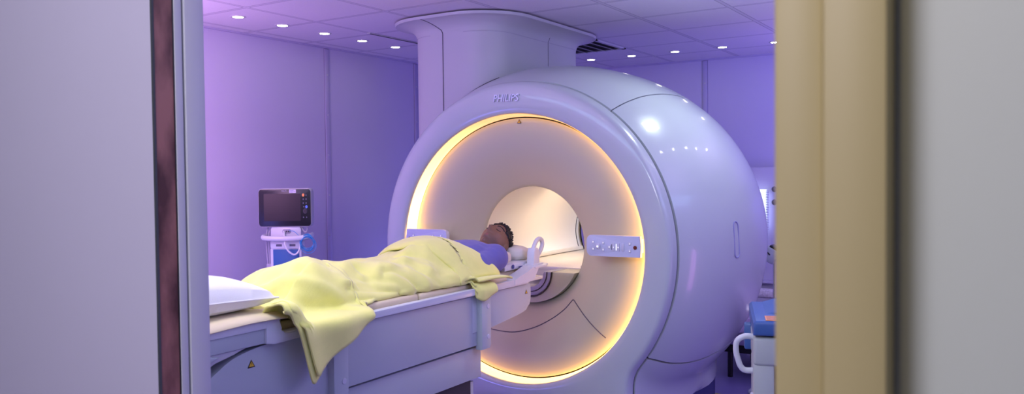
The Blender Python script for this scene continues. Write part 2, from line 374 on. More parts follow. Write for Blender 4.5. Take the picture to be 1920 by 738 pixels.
def panel(name, p0, p1, m=WHITE, n=56, ys=YS):
    P = []
    for i in range(n+1):
        row = []
        for j, y in enumerate(ys):
            a = p0(y) if callable(p0) else p0; b_ = p1(y) if callable(p1) else p1
            row.append(SP(a+(b_-a)*i/n, y))
        P.append(row)
    lip = lambda row: [Vector((GX+(q.x-GX)*0.984, q.y, GZ+(q.z-GZ)*0.984)) for q in row]
    P = [lip(P[0])]+P+[lip(P[-1])]
    P = [[Vector((GX+(r[0].x-GX)*0.975, r[0].y+0.004, GZ+(r[0].z-GZ)*0.975))]+r for r in P]
    mb = MB(); mb.grid(P, flip=True); return mb.build(name, m, G, ang=50)
ZST = [(4.08, .545), (4.25, .492), (4.5, .468), (4.8, .485), (5.2, .52), (5.7, .55)]
def plow(y): 
    zs = curve_table(ZST, y)
    r = curve_table(RT, y); fe = fe_of(y); az = r*(1-0.026*fe); ax = r*(1+0.027*fe)
    c = -(GZ-zs)/az; c = max(-0.98, c); s_ = math.sqrt(1-c*c)
    return math.atan2(ax*s_, az*c)
g = 0.0035
PT = math.radians(37.5)
panel('top_cover', -PT+g, PT-g)
sideR = panel('side_cover', PT+g, lambda y: plow(y)-.006)
panel('side_cover', lambda y: -plow(y)+.006, -PT-g)
panel('lower_cover', lambda y: plow(y)+.006, lambda y: 2*PI-plow(y)-.006, n=110)
# dark liner seen in the joints
mb = MB(); mb.grid([[SP(2*PI*i/120, y, -0.016) for y in [4.05]+YS] for i in range(120)], closeu=True, flip=True); mb.build('inner_liner', DARK, G)
# rear face
mb = MB(); mb.grid([[SP(2*PI*i/120, 5.73)] + [Vector((GX+rr*math.sin(2*PI*i/120), yy, GZ+rr*math.cos(2*PI*i/120))) for rr, yy in ((.6, 5.735), (.5, 5.72), (.42, 5.66), (.37, 5.56))] for i in range(120)], closeu=True); mb.build('rear_cover', WHITE, G)
# front cover (annulus round the light) with skirt down to the plinth
RXR, RZR = 0.822, 0.790
def FP(phi, t):     # t in table of (k, y): blends from ring ellipse to the seam outline
    k, y = t; c, s = math.cos(phi), math.sin(phi)
    ri = 1/math.sqrt((s/RXR)**2+(c/RZR)**2); ro = radial(phi, .978, .72, 0.0)
    R = ri+(ro-ri)*k; return Vector((GX+R*math.sin(phi), y, GZ+R*math.cos(phi)))
FT = [(-0.012, 4.060), (-0.012, 4.012), (0.004, 4.0), (0.03, 3.994), (0.2, 3.988), (0.5, 3.988), (0.8, 3.990), (0.90, 3.996), (0.95, 4.008), (0.985, 4.030), (1.0, 4.052), (1.0, 4.064), (0.96, 4.067), (0.9, 4.07)]
mb = MB(); mb.grid([[FP(2*PI*i/160, t_) for t_ in FT] for i in range(160)], closeu=True, flip=True)
front = mb.build('front_cover', WHITE, G, ang=50)
# glowing inner wall of the ring recess
def EL(phi, kx, kz, y): 
    c, s = math.cos(phi), math.sin(phi); R = 1/math.sqrt((s/kx)**2+(c/kz)**2); return Vector((GX+R*s, y, GZ+R*c))
mb = MB(); mb.grid([[EL(2*PI*i/160, RXR-0.004, RZR-0.004, 4.014), EL(2*PI*i/160, RXR-0.006, RZR-0.006, 4.088), EL(2*PI*i/160, RXR-0.016, RZR-0.016, 4.098)] for i in range(160)], closeu=True)
mb.build('light_ring', RING, G)
# flared front plate
BR = 0.352
PLT = [(1.0, 4.110), (0.994, 4.092), (0.982, 4.086), (.92, 4.084), (.80, 4.082), (.70, 4.087), (.60, 4.098), (.50, 4.114), (.42, 4.130), (.34, 4.148), (.26, 4.168), (.19, 4.188), (.13, 4.206), (.08, 4.222), (.04, 4.236), (.01, 4.248), (0.0, 4.258)]
BX = GX-0.02
def PP(phi, t_, y):
    c, s = math.cos(phi), math.sin(phi); kx, kz = RXR-0.020, RZR-0.022
    ro = 1/math.sqrt((s/kx)**2+(c/kz)**2); R = BR+(ro-BR)*t_
    return Vector((GX+R*s-0.02*(1-t_), y, GZ+0.008*(1-t_)+R*c))
mb = MB(); mb.grid([[PP(2*PI*i/160, a, y) for a, y in PLT] for i in range(160)], closeu=True, flip=True)
mb.build('bore_flare', CREAM, G, ang=60)
def plate_y(px, pz):   # y of the plate surface at x,z
    d = math.hypot(px-GX, pz-GZ); phi = math.atan2(px-GX, pz-GZ)
    kx, kz = RXR-0.020, RZR-0.022; ro = 1/math.sqrt((math.sin(phi)/kx)**2+(math.cos(phi)/kz)**2)
    t_ = (d-BR)/(ro-BR); tab = sorted(PLT[2:], key=lambda q: q[0]); return curve_table(tab, max(0, min(1, t_)))
def bore(y0, y1, r0, r1, name, m, p0=0, p1=2*PI, n=90, parent=G, cl=True):
    mb = MB(); mb.grid([[Vector((BX+r*math.sin(p0+(p1-p0)*i/n), y, GZ+0.008+r*math.cos(p0+(p1-p0)*i/n))) for r, y in ((r0, y0), ((r0+r1)/2, (y0+y1)/2), (r1, y1))] for i in range(n+(0 if cl else 1))], closeu=cl, flip=False); return mb.build(name, m, parent)
bore(4.256, 5.47, BR, BR, 'bore_tube', BORE)
bore(5.482, 5.60, BR, BR+.03, 'bore_tube', BORE)
bore(5.468, 5.484, BR+.004, BR+.004, 'bore_seam', SEAM)
# seams on the flared plate
def seam(name, pts, parent, m=SEAM, r=0.0022): return MB().tube(pts, r, 6).build(name, m, parent)
from mathutils.bvhtree import BVHTree
def plate_line(pts, k=10):
    fl = bpy.data.objects['bore_flare']; off = wloc(fl); bv = BVHTree.FromPolygons([v.co+off for v in fl.data.vertices], [p.vertices for p in fl.data.polygons]); out = []
    for p in catmull([Vector((x, 0, z)) for x, z in pts], k):
        h = bv.ray_cast(Vector((p.x, 3.0, p.z)), Vector((0, 1, 0)))
        if h[0]: out.append(Vector((p.x, h[0].y-.0006, p.z)))
    return out
seam('panel_joint', plate_line([(-2.86, .62), (-2.75, .602), (-2.62, .598), (-2.49, .634), (-2.38, .692), (-2.30, .752), (-2.252, .806), (-2.242, .812), (-2.22, .80), (-2.12, .728), (-1.985, .632)]), G, r=0.0030)
# bridge inside the bore
mb = MB(); wz = .972; hw = math.sqrt(BR**2-(GZ-wz)**2)-0.004
mb.box((BX-hw, 4.40, wz-0.02), (BX+hw, 5.55, wz), 0.004); mb.box((BX-hw+.03, 4.40, wz-.06), (BX+hw-.03, 5.55, wz-.02))
mb.build('bore_bridge', BORE, G)
for s_ in (-1, 1): MB().box((BX+s_*(hw-0.006)-.01, 4.3, wz+.004), (BX+s_*(hw-0.006)+.01, 5.5, wz+.03), 0.004).build('bore_rail', BORE, G)
# sill that closes the foot of the bore mouth, notched for the table
def notch_arc(r, n=18, cx=-2.55, cz=.965): return [(cx+r*math.cos(PI+PI*i/n), cz+r*math.sin(PI+PI*i/n)) for i in range(n+1)]
zt = .965; aw = math.acos((GZ+.008-zt)/(BR-.002))
circ = [(BX+(BR-.002)*math.sin(PI-aw+2*aw*i/30), GZ+.008+(BR-.002)*math.cos(PI-aw+2*aw*i/30)) for i in range(31)]
poly = circ+notch_arc(.158)
MB().prism(poly, lambda u, v, w_: Vector((u, w_, v)), 4.205, 4.42, .004).build('bore_sill', CREAM, G, ang=60)
MB().tube([Vector((u, 4.2, v)) for u, v in notch_arc(.155)], .0045, 8).build('gasket', BLACK, G)
MB().prism(notch_arc(.15)+notch_arc(.10)[::-1], lambda u, v, w_: Vector((u, w_, v)), 4.20, 4.9, .004).build('docking_cradle', mat('grey cradle', (.42, .42, .50), .45), G)
MB().tube([Vector((u, 4.197, v)) for u, v in notch_arc(.125)], .003, 8).build('gasket', BLACK, G)
# lamps inside the bore
for x_, nm in ((-.12, 'bore_lamp'), (.12, 'bore_lamp')):
    MB().box((BX+x_-.012, 4.7, GZ+.008+math.sqrt(BR**2-x_**2)-.012), (BX+x_+.012, 5.15, GZ+.008+math.sqrt(BR**2-x_**2)-.004), .002).build(nm, mat('bore lamp', (1, .9, .8), .5, emit=(1.0, 0.80, 0.60), es=26), G)
# logo
def text(name, body, loc, size, m, parent, rot, ext=0.002, shear=0.0, bold=0.0, sx=1.0, local=False):
    c = bpy.data.curves.new(name, 'FONT'); c.body = body; c.size = size; c.extrude = ext; c.shear = shear; c.offset = bold; c.align_x = 'CENTER'; c.align_y = 'CENTER'
    o = bpy.data.objects.new(name+'_tmp', c); COL.objects.link(o); dg = bpy.context.evaluated_depsgraph_get(); dg.update()
    me = bpy.data.meshes.new_from_object(o.evaluated_get(dg)); bpy.data.objects.remove(o)
    me.transform(Matrix.Translation(loc) @ rot @ Matrix.Scale(sx, 4, (1, 0, 0))); me.materials.clear()
    return link(name, me, m, parent, local, False)
RF = Matrix.Rotation(PI/2, 4, 'X')
text('brand_lettering', 'PHILIPS', (-2.567, 3.984, 1.991), 0.058, mat('embossed silver', (.74, .78, .90), .3), G, RF @ Matrix.Rotation(-0.02, 4, 'Z'), 0.006, 0.2, 0.0008, 0.94)
# warning triangles
def warn(parent, c, s, axis):
    X, Y = axis; X = Vector(X); Z = Vector((0, 0, 1)); N = X.cross(Z)  # N towards viewer
    tri = [(-.5, -.43), (.5, -.43), (0, .43)]
    mb = MB(); c = Vector(c)
    mb.bm.faces.new([mb.bm.verts.new(c+(X*x+Z*z)*s*1.25+N*0.0006) for x, z in tri]); o = mb.build('warning_sign', BLACK, parent, smooth=False, fixn=False)
    mb = MB(); mb.bm.faces.new([mb.bm.verts.new(c+(X*x*.82+Z*(z*.8-.03))*s*1.1+N*0.0012) for x, z in tri]); mb.build('sign_face', TRIY, o, smooth=False, fixn=False)
    mb = MB(); mb.bm.faces.new([mb.bm.verts.new(c+(X*x+Z*z)*s+N*0.0018) for x, z in ((-.04, -.02), (.10, .16), (.03, .02), (.1, .02), (-.05, -.2), (.0, -.05), (-.08, -.05))]); mb.build('sign_symbol', BLACK, o, smooth=False, fixn=False)
warn(G, (-2.536, 4.079, 1.862), 0.024, ((1, 0, 0), 0))
# control panels on both sides of the ring
def control_panel(side):
    s_ = side; x_out = GX+s_*(RXR-0.02); x_in = GX+s_*0.482; z0, z1 = 1.098, 1.213; y = 3.992
    poly = []
    ro = 0.028
    def corner(cx, cz, a0):
        return [(cx+ro*math.cos(a0+k*PI/12), cz+ro*math.sin(a0+k*PI/12)) for k in range(7)]
    xo, xi = abs(x_out-GX), abs(x_in-GX)
    poly = [(xo-0.003, z0), (xo, (z0+z1)/2), (xo-0.005, z1)]+corner(xi+ro, z1-ro, PI/2)+corner(xi+ro, z0+ro, PI)
    mb = MB(); mb.prism(poly, lambda u, v, w_: Vector((GX+s_*u, w_, v)), y, y+0.03, 0.003); pan = mb.build('control_panel', PADM, G)
    MB().prism([(xi+.05, z0+.02), (xo-.02, z0+.02), (xo-.02, z1-.02), (xi+.05, z1-.02)], lambda u, v, w_: Vector((GX+s_*u, w_, v)), y+.028, 4.08).build('mount', PADM, G)
    X = lambda u: GX+s_*(xi+u*(xo-xi)); Z = lambda v: z0+v*(z1-z0)
    def btn(u, v, w_, h, m=BTN, name='button', d=.004, bev=.0015): 
        return MB().box((X(u)-w_/2, y-d, Z(v)-h/2), (X(u)+w_/2, y+.001, Z(v)+h/2), bev).build(name, m, pan)
    o = MB().box((X(.23)-.044, y-.0012, Z(.52)-.034), (X(.23)+.044, y+.001, Z(.52)+.034), .001).build('joystick_field', PADM, pan)
    for u, v in ((.13, .67), (.32, .65), (.13, .34), (.32, .32)): btn(u, v, .013, .017); btn(u, v, .004, .005, BTNW, 'button_symbol', .0055, 0)
    btn(.225, .48, .024, .026, BTN, 'joystick', .012, .004); btn(.225, .47, .010, .010, BTNW, 'joystick_cap', .014, .002)
    btn(.435, .46, .012, .017); btn(.435, .46, .004, .006, BTNW, 'button_symbol', .0055, 0)
    for u in (.51, .60, .685): btn(u, .46, .014, .044); 
    btn(.515, .45, .004, .005, BTNW, 'button_symbol', .0055, 0); btn(.60, .45, .005, .006, BTNW, 'button_symbol', .0055, 0)
    btn(.562, .46, .003, .034, BTNW, 'indicator_bar', .0035, 0); btn(.475, .46, .002, .030, SEAM, 'indicator_bar', .003, 0)
    for v in (.64, .30): btn(.81, v, .013, .017); btn(.81, v, .004, .005, BTNW, 'button_symbol', .0055, 0)
    MB().cyl((X(.905), y, Z(.47)), (0, -1, 0), .0105, .004, 24, .001).build('stop_button', RED, pan)
control_panel(1); control_panel(-1)
# handle recess on the side
hc_y, hc_phi = None, None
def side_pt(y, z):
    lo, hi = math.radians(40), math.radians(140)
    for _ in range(40):
        mid = (lo+hi)/2
        if SP(mid, y).z > z: lo = mid
        else: hi = mid
    return SP(lo, y)
ring = []
for k in range(36):
    a = 2*PI*k/36; u = 0.026*math.cos(a); v = 0.026*math.sin(a)+(0.075 if math.sin(a) >= 0 else -0.075)
    q = side_pt(4.52+u, 1.17+v); ring.append(q+Vector((0.002, 0, 0)))
MB().tube(ring, 0.0035, 6, closed=True).build('grip_recess', mat('recess rim', (.30, .30, .55), .4), G)
# plinth
def plin(k, z, ins): 
    return [Vector((GX+sg*(curve_table(WT, y)*k-ins), y, z)) for sg, seq in ((1, YS2), (-1, YS2[::-1])) for y in seq]
YS2 = [4.10, 4.12, 4.2, 4.4, 4.7, 5.0, 5.2, 5.35, 5.45, 5.53, 5.6, 5.66]
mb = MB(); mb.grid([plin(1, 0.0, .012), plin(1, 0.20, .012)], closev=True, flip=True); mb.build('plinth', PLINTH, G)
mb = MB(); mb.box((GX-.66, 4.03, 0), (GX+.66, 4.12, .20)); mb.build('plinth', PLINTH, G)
# column to the ceiling
def rrect(x0, x1, y0, y1, r, n=10):
    out = []
    for cx, cy, a0 in ((x1-r, y0+r, -PI/2), (x1-r, y1-r, 0), (x0+r, y1-r, PI/2), (x0+r, y0+r, PI)):
        out += [(cx+r*math.cos(a0+PI/2*k/n), cy+r*math.sin(a0+PI/2*k/n)) for k in range(n+1)]
    return out
CX_, CY_ = (-3.56, -2.85), (4.27, 5.56)
def crow(off, z, r=.22): return [Vector((x, y, z)) for x, y in rrect(CX_[0]-off, CX_[1]+off, CY_[0]-off, CY_[1]+off, r+off)]
rows = [crow(0, 1.6), crow(0, 2.0), crow(0, 2.472)]
for k in range(1, 13):
    a = k/12*PI/2; rows.append(crow(0.005+0.142*(1-math.cos(a)), 2.472+.078*math.sin(a)))
rows += [crow(.150, 2.553), crow(.152, 2.568), crow(.14, 2.571), crow(-.05, 2.571)]
mb = MB(); mb.grid(rows, closev=True, flip=True)
col_ = mb.build('ceiling_column', WHITEC, G, ang=40)
mb = MB(); mb.grid([crow(.1, 2.55), crow(.1, CZ)], closev=True); mb.build('shadow_gap', SLOT, G)
def colseam(pt, name='panel_joint'): return pt
def flare_pts(fx, front=True):
    pts = []
    for off, z in [(0, 1.7), (0, 2.0), (0, 2.472)]+[(0.005+0.142*(1-math.cos(k/12*PI/2)), 2.472+.078*math.sin(k/12*PI/2)) for k in range(1, 13)]:
        pts.append((off, z))
    return pts
seam('panel_joint', [Vector((-3.235-max(0, z-2.49)*1.1, CY_[0]-off-.001+0.0, z)) for off, z in flare_pts(0)], G, r=.003)
seam('panel_joint', [Vector((CX_[1]+off+.001, 4.98, z)) for off, z in flare_pts(0)[:6]], G, r=.0018)
seam('panel_joint', [p+Vector((0, 0, 0)) for p in crow(.0015, 2.468) if p.y < 5.8], G, mat('faint joint', (.42, .40, .48), .6), r=.0012)

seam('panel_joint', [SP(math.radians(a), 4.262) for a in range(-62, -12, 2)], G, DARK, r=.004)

# ------------------------------------------------------------------ patient table
TX0, TX1 = -2.82, -2.25
T = thing('patient_table', 'long white motorised patient table running into the scanner bore', 'patient table', (GX, 2.6, 0))
# base: side view polygon (y,z)
def yz(x0, x1, poly, name, m, bev=.006, parent=T): return MB().prism(poly, lambda u, v, w_: Vector((w_, u, v)), x0, x1, bev).build(name, m, parent)
sh = [(p.x, p.y) for p in catmull([(1.30, .80, 0), (1.55, .835, 0), (1.66, .862, 0), (1.73, .90, 0), (1.80, .935, 0), (1.90, .955, 0), (2.02, .964, 0)], 5)]
yz(TX0+.02, TX1-.02, [(1.30, .70)]+sh+[(3.315, .964), (3.315, .715), (2.29, .715)], 'side_housing', TABLEW)
yz(TX0+.045, TX1-.045, [(1.30, .545), (1.30, .70), (3.31, .70), (3.31, .545)], 'base_panel', TABLEW)
yz(TX0+.065, TX1-.065, [(1.30, .30), (1.30, .53), (3.27, .53), (3.27, .30)], 'base_panel', TABLEW)
yz(TX0+.08, TX1-.08, [(1.32, .0), (1.32, .29), (3.25, .29), (3.25, .0)], 'base_panel', TABLEW)
yz(TX0+.06, TX1-.06, [(1.32, .05), (1.32, .8), (3.24, .8), (3.24, .05)], 'inner_core', DARK)
# nose towards the bore
nose = [(3.20, .964), (3.20, .775), (3.34, .783), (3.60, .808)]+[(p.x, p.y) for p in catmull([(3.66, .816, 0), (3.715, .832, 0), (3.742, .868, 0), (3.748, .92, 0), (3.742, .964, 0)], 4)]
yz(TX0+.018, TX1-.018, nose, 'table_nose', TABLEW, .008)
warn(T, (TX1-.017, 3.70, .922), .022, ((0, 1, 0), 0)); 
warn(T, (TX1-.019, 1.875, .905), .026, ((0, 1, 0), 0))
# brackets with screws
for y0 in (2.285, 3.285):
    br = MB().prism([(y0-.045, .695), (y0+.02, .695), (y0+.035, .71), (y0+.035, .955), (y0-.045, .955)], lambda u, v, w_: Vector((w_, u, v)), TX1-.03, TX1+.012, .006).build('bracket', TABLEW, T)
    for z in (.755, .905):
        MB().cyl((TX1+.0115, y0+.008, z), (1, 0, 0), .012, .003, 20, .001).build('screw', BTN, br)
# tabletop tray with side rails
yz(TX1-.03, TX1, [(1.98, .966), (1.98, .998), (3.62, 1.0), (3.66, 1.002), (3.70, .985), (3.70, .966)], 'side_rail', TRAYW, .006)
yz(TX0, TX0+.03, [(1.98, .966), (1.98, .998), (3.62, 1.0), (3.70, 1.0), (3.70, .966)], 'side_rail', TRAYW, .006)
yz(TX0+.03, TX1-.03, [(1.30, .968), (1.30, .985), (3.9, .985), (3.9, .968)], 'tabletop', TRAYW, .003)
# foot end box and notch
fe_ = yz(TX0, TX1+.002, [(1.28, 1.018), (1.28, 1.048), (1.992, 1.048), (1.992, 1.018)], 'foot_rest', TRAYW, .006)
yz(TX0+.01, TX1-.006, [(1.28, .966), (1.28, 1.02), (1.93, 1.02), (1.93, .966)], 'foot_rest', TABLEW, .004)
notch = [(1.925, .966), (1.925, 1.046), (1.985, 1.046)]+[(p.x, p.y) for p in catmull([(1.99, 1.01, 0), (2.0, .994, 0), (2.03, .988, 0), (2.08, .99, 0)], 4)]+[(2.08, .962), (1.96, .958)]
yz(TX1-.045, TX1+.004, notch, 'foot_rest', TRAYW, .004)
# linkage under the foot rest
yz(TX1-.09, TX1-.012, [(1.30, .90), (1.30, .966), (1.86, .966), (1.80, .952), (1.72, .94), (1.66, .905)], 'linkage_cover', mat('linkage grey', (.5, .5, .55), .5), .004)
yz(TX1-.10, TX1-.004, [(1.30, .935), (1.30, .962), (1.70, .962), (1.735, .955), (1.69, .940)], 'linkage_cover', TABLEW, .004)
# mattress pads
def pad(name, y0, y1, x0, x1, z0, z1, r=.012, m=MATT, parent=None):
    return MB().box((x0, y0, z0), (x1, y1, z1), r, 3).build(name, m, parent)
P_ = thing('mattress', 'thin cream mattress pads lying on the patient table', 'mattress', (GX, 2.6, .986))
pad('pad', 2.0, 2.828, TX0+.045, TX1-.045, .986, 1.022, parent=P_)
pad('pad', 2.834, 3.56, TX0+.045, TX1-.045, .986, 1.020, parent=P_)
pad('pad', 3.566, 3.95, TX0+.10, TX1-.10, .986, 1.035, parent=P_)
fp = MB(); N = 24
top = [[Vector((TX0-.005+(TX1+.018-TX0)*j/10, 1.25+.765*i/N, 1.050+.020*(1-abs(j/5-1)**6)+.004*math.sin(i*.4))) for j in range(11)] for i in range(N+1)]
fp.grid(top, flip=True); fp.grid([[v-Vector((0, 0, .018 if 0 < j < 10 else .001)) for j, v in enumerate(r)] for r in top])
o = fp.build('foot_pad', MATT); tag(o, 'cream pad under the white pillow at the foot end of the table', 'pad')
sol = o.modifiers.new('s', 'SOLIDIFY'); sol.thickness = .004

# shoulder tray and coil handle
yz(TX1-.07, TX1+.002, [(3.56, 1.0), (3.60, 1.012), (3.68, 1.03), (3.745, 1.05), (3.80, 1.052), (3.80, 1.035), (3.755, .985), (3.70, .975), (3.56, .975)], 'end_tray', TRAYW, 0)
mb = MB(); mb.prism([(TX0+.02, 3.76), (TX1+.005, 3.76), (TX1+.012, 3.86), (TX1-.02, 3.94), (TX1-.10, 3.985), (TX0+.12, 3.985), (TX0+.03, 3.93)], lambda u, v, w_: Vector((u, v, w_)), 1.040, 1.052, .003)
mb.build('end_tray', TRAYW, T)
MB().prism([(TX0+.08, 3.58), (TX1-.075, 3.58), (TX1-.09, 3.93), (TX0+.10, 3.93)], lambda u, v, w_: Vector((u, v, w_)), 1.036, 1.072, .008).build('head_pad_base', TRAYW, T)
H_ = thing('coil_connector', 'white connector block with a bent cable loop on the table end tray', 'coil connector', (-2.30, 3.83, 1.052))
MB().prism([(-.034, 0), (.034, 0), (.030, .07), (.018, .092), (-.018, .092), (-.028, .07)], lambda u, v, w_: Vector((w_, u, v)), -.024, .024, .008, 3).build('connector_body', TRAYW, H_, True)
MB().tube(catmull([(0, -.002, .080), (0, .014, .105), (0, .037, .128), (0, .067, .138), (0, .094, .128), (0, .100, .102), (0, .082, .075), (0, .050, .045), (.0, .034, .02)], 6), .012, 12).build('cable_loop', TRAYW, H_, True)
MB().box((-.03, -.05, -.001), (.03, .06, .008), .003).build('connector_foot', TRAYW, H_, True)
# little printed badge on the head pad base
MB().cyl((TX1-.074, 3.66, 1.056), (1, -.0, .0), .012, .0015, 20).build('badge', mat('navy print', (.03, .05, .25), .4), T)
MB().box((TX1-.0755, 3.72, 1.046), (TX1-.0745, 3.76, 1.052)).build('badge', mat('navy print', (.03, .05, .25), .4), T)
# small cream head cushions
def cushion(c, s, lab, rz=0, grp=None):
    mb = MB(); P = []
    for i in range(25):
        th = PI*i/24; row = []
        for j in range(32):
            ph = 2*PI*j/32; d = Vector((math.sin(th)*math.cos(ph), math.sin(th)*math.sin(ph), math.cos(th)))
            e_ = [math.copysign(abs(q)**.7, q) for q in d]; v = Vector((e_[0]*s[0], e_[1]*s[1], e_[2]*s[2]))
            v *= 1+.07*noise.noise(d*3+Vector(c)); row.append(v)
        P.append(row)
    mb.grid(P, closev=True); o = mb.build('head_cushion', PILLOWU); o.location = c; o.rotation_euler = (0, 0, rz)
    return tag(o, lab, 'cushion', grp)
cushion((-2.50, 3.865, 1.105), (.14, .075, .045), 'crumpled cream cushion behind the back of the head', .05)
cushion((-2.405, 3.70, 1.095), (.028, .060, .032), 'small cream cushion wedged beside the neck', .2)

# pillow at the foot end
def pillow():
    mb = MB(); n = 34; L, W_, Hh = .36, .27, .092; out = []
    for sgn in (1, -1):
        P = []
        for i in range(n+1):
            row = []
            for j in range(n+1):
                u, v = -1+2*i/n, -1+2*j/n
                e_ = (max(0, 1-abs(u)**2.6)*max(0, 1-abs(v)**2.6))**.38
                pin = 1-.07*(1-abs(u*v))*0; sx_ = 1-.06*(1-v*v)*abs(u)**4*0
                x = u*L*(1-.07*(1-abs(v)**2)*abs(u)**2*-.0)*(.94+.06*abs(v)**2); y = v*W_*(.90+.10*abs(u)**2)
                z = sgn*Hh*e_*(1 if sgn > 0 else .72)+.006*noise.noise(Vector((u*3, v*3, sgn)))*e_
                row.append(Vector((x, y, z)))
            P.append(row)
        mb.grid(P, flip=sgn < 0)
    bmesh.ops.remove_doubles(mb.bm, verts=mb.bm.verts, dist=.0005)
    o = mb.build('pillow', LINEN, None, True)
    seamv = []
    for k in range(n+1): seamv.append((-1+2*k/n, -1))
    for k in range(1, n+1): seamv.append((1, -1+2*k/n))
    for k in range(1, n+1): seamv.append((1-2*k/n, 1))
    for k in range(1, n): seamv.append((-1, 1-2*k/n))
    pts = [Vector((u*L*(.94+.06*abs(v)**2), v*W_*(.90+.10*abs(u)**2), 0)) for u, v in seamv]
    MB().tube(pts, .0035, 6, closed=True).build('piping', LINEN, o, True)
    return o
pl = pillow(); pl.location = (-2.555, 1.655, 1.128); pl.rotation_euler = (math.radians(0), math.radians(2), math.radians(90))
tag(pl, 'plump white pillow at the foot end of the table', 'pillow')

# ------------------------------------------------------------------ the patient
XC = -2.53
HC = Vector((-2.515, 3.775, 1.172))     # head centre
PERSON = None
def head_mesh(mb):
    # local: a = along crown(+)/chin(-), f = face up(+), s = left side(+)
    n1, n2 = 120, 90; P = []
    G_ = lambda a, b_, w_: math.exp(-((a)/w_)**2)
    tilt = Matrix.Rotation(math.radians(9), 3, 'Y') @ Matrix.Rotation(math.radians(24), 3, 'X')
    for i in range(n2+1):
        th = PI*i/n2; row = []
        for j in range(n1):
            ph = 2*PI*j/n1
            d = Vector((math.sin(th)*math.cos(ph), math.cos(th), math.sin(th)*math.sin(ph)))   # y crown, z face, x side
            s, a, f_ = d.x, d.y, d.z
            v = Vector((s*.079, a*.120, f_*.100))
            if f_ < 0: v.z *= 1.02
            if a > .2 : v.y *= .96
            # narrow jaw
            if a < 0:
                v.x *= 1-.30*abs(a)**1.5; 
                if f_ < 0: v.z *= 1-.45*abs(a)**1.3
            # face plane flattening
            if f_ > .2: v.z -= .010*(f_-.2)
            X, A = v.x, v.y
            if f_ > 0:
                g2 = lambda cx, ca, wx, wa: math.exp(-((X-cx)/wx)**2-((A-ca)/wa)**2)
                v.z += .033*g2(0, -.026, .012, .013)+.016*g2(0, -.008, .009, .016)+.008*g2(0, .010, .009, .016)      # nose
                v.z += .006*(g2(.013, -.031, .007, .008)+g2(-.013, -.031, .007, .008))                              # nostrils
                v.z -= .012*(g2(.031, .008, .015, .011)+g2(-.031, .008, .015, .011))                                # sockets
                v.z += .007*(g2(.031, .007, .011, .007)+g2(-.031, .007, .011, .007))                                # lids
                v.z += .006*(g2(.030, .027, .022, .008)+g2(-.030, .027, .022, .008))                                # brows
                v.z += .009*g2(0, -.052, .020, .0055)+.008*g2(0, -.062, .018, .006)-.005*g2(0, -.0568, .024, .0025) # lips
                v.z -= .005*g2(0, -.072, .02, .006); v.z += .016*g2(0, -.092, .020, .014)                           # chin
                v.z += .004*(g2(.045, -.018, .016, .016)+g2(-.045, -.018, .016, .016))                              # cheek bones
            row.append(HC+tilt @ v)
        P.append(row)
    mb.grid(P, closev=True)
    for sg in (1, -1):   # ears
        for (da, df, r1, r2) in ((0.004, -.012, .010, .028), ):
            c = HC+tilt @ Vector((sg*.077, -.004, -.012))
            mtx = (tilt @ Matrix.Rotation(sg*.35, 3, 'Z') @ Matrix.Rotation(-.25, 3, 'X')).to_4x4()
            mb.ball(c, (.008, .030, .018), 20, 14, mtx)
            mb.ball(HC+tilt @ Vector((sg*.080, -.026, -.010)), (.006, .010, .009), 12, 8, mtx)
    return tilt
def capsule(mb, pts, rs, seg=20):   # tapered limb with round ends
    P = catmull(pts, 5); R = [p.x for p in catmull([(r, 0, 0) for r in rs], 5)]
    t0 = (P[0]-P[1]).normalized(); t1 = (P[-1]-P[-2]).normalized()
    A = [P[0]+t0*R[0]*math.cos(a) for a in (0.15, .7, 1.15)]; RA = [R[0]*math.sin(a) for a in (0.15, .7, 1.15)]
    B = [P[-1]+t1*R[-1]*math.cos(a) for a in (1.15, .7, .15)]; RB = [R[-1]*math.sin(a) for a in (1.15, .7, .15)]
    mb.tube(A+P+B, RA+R+RB, seg)
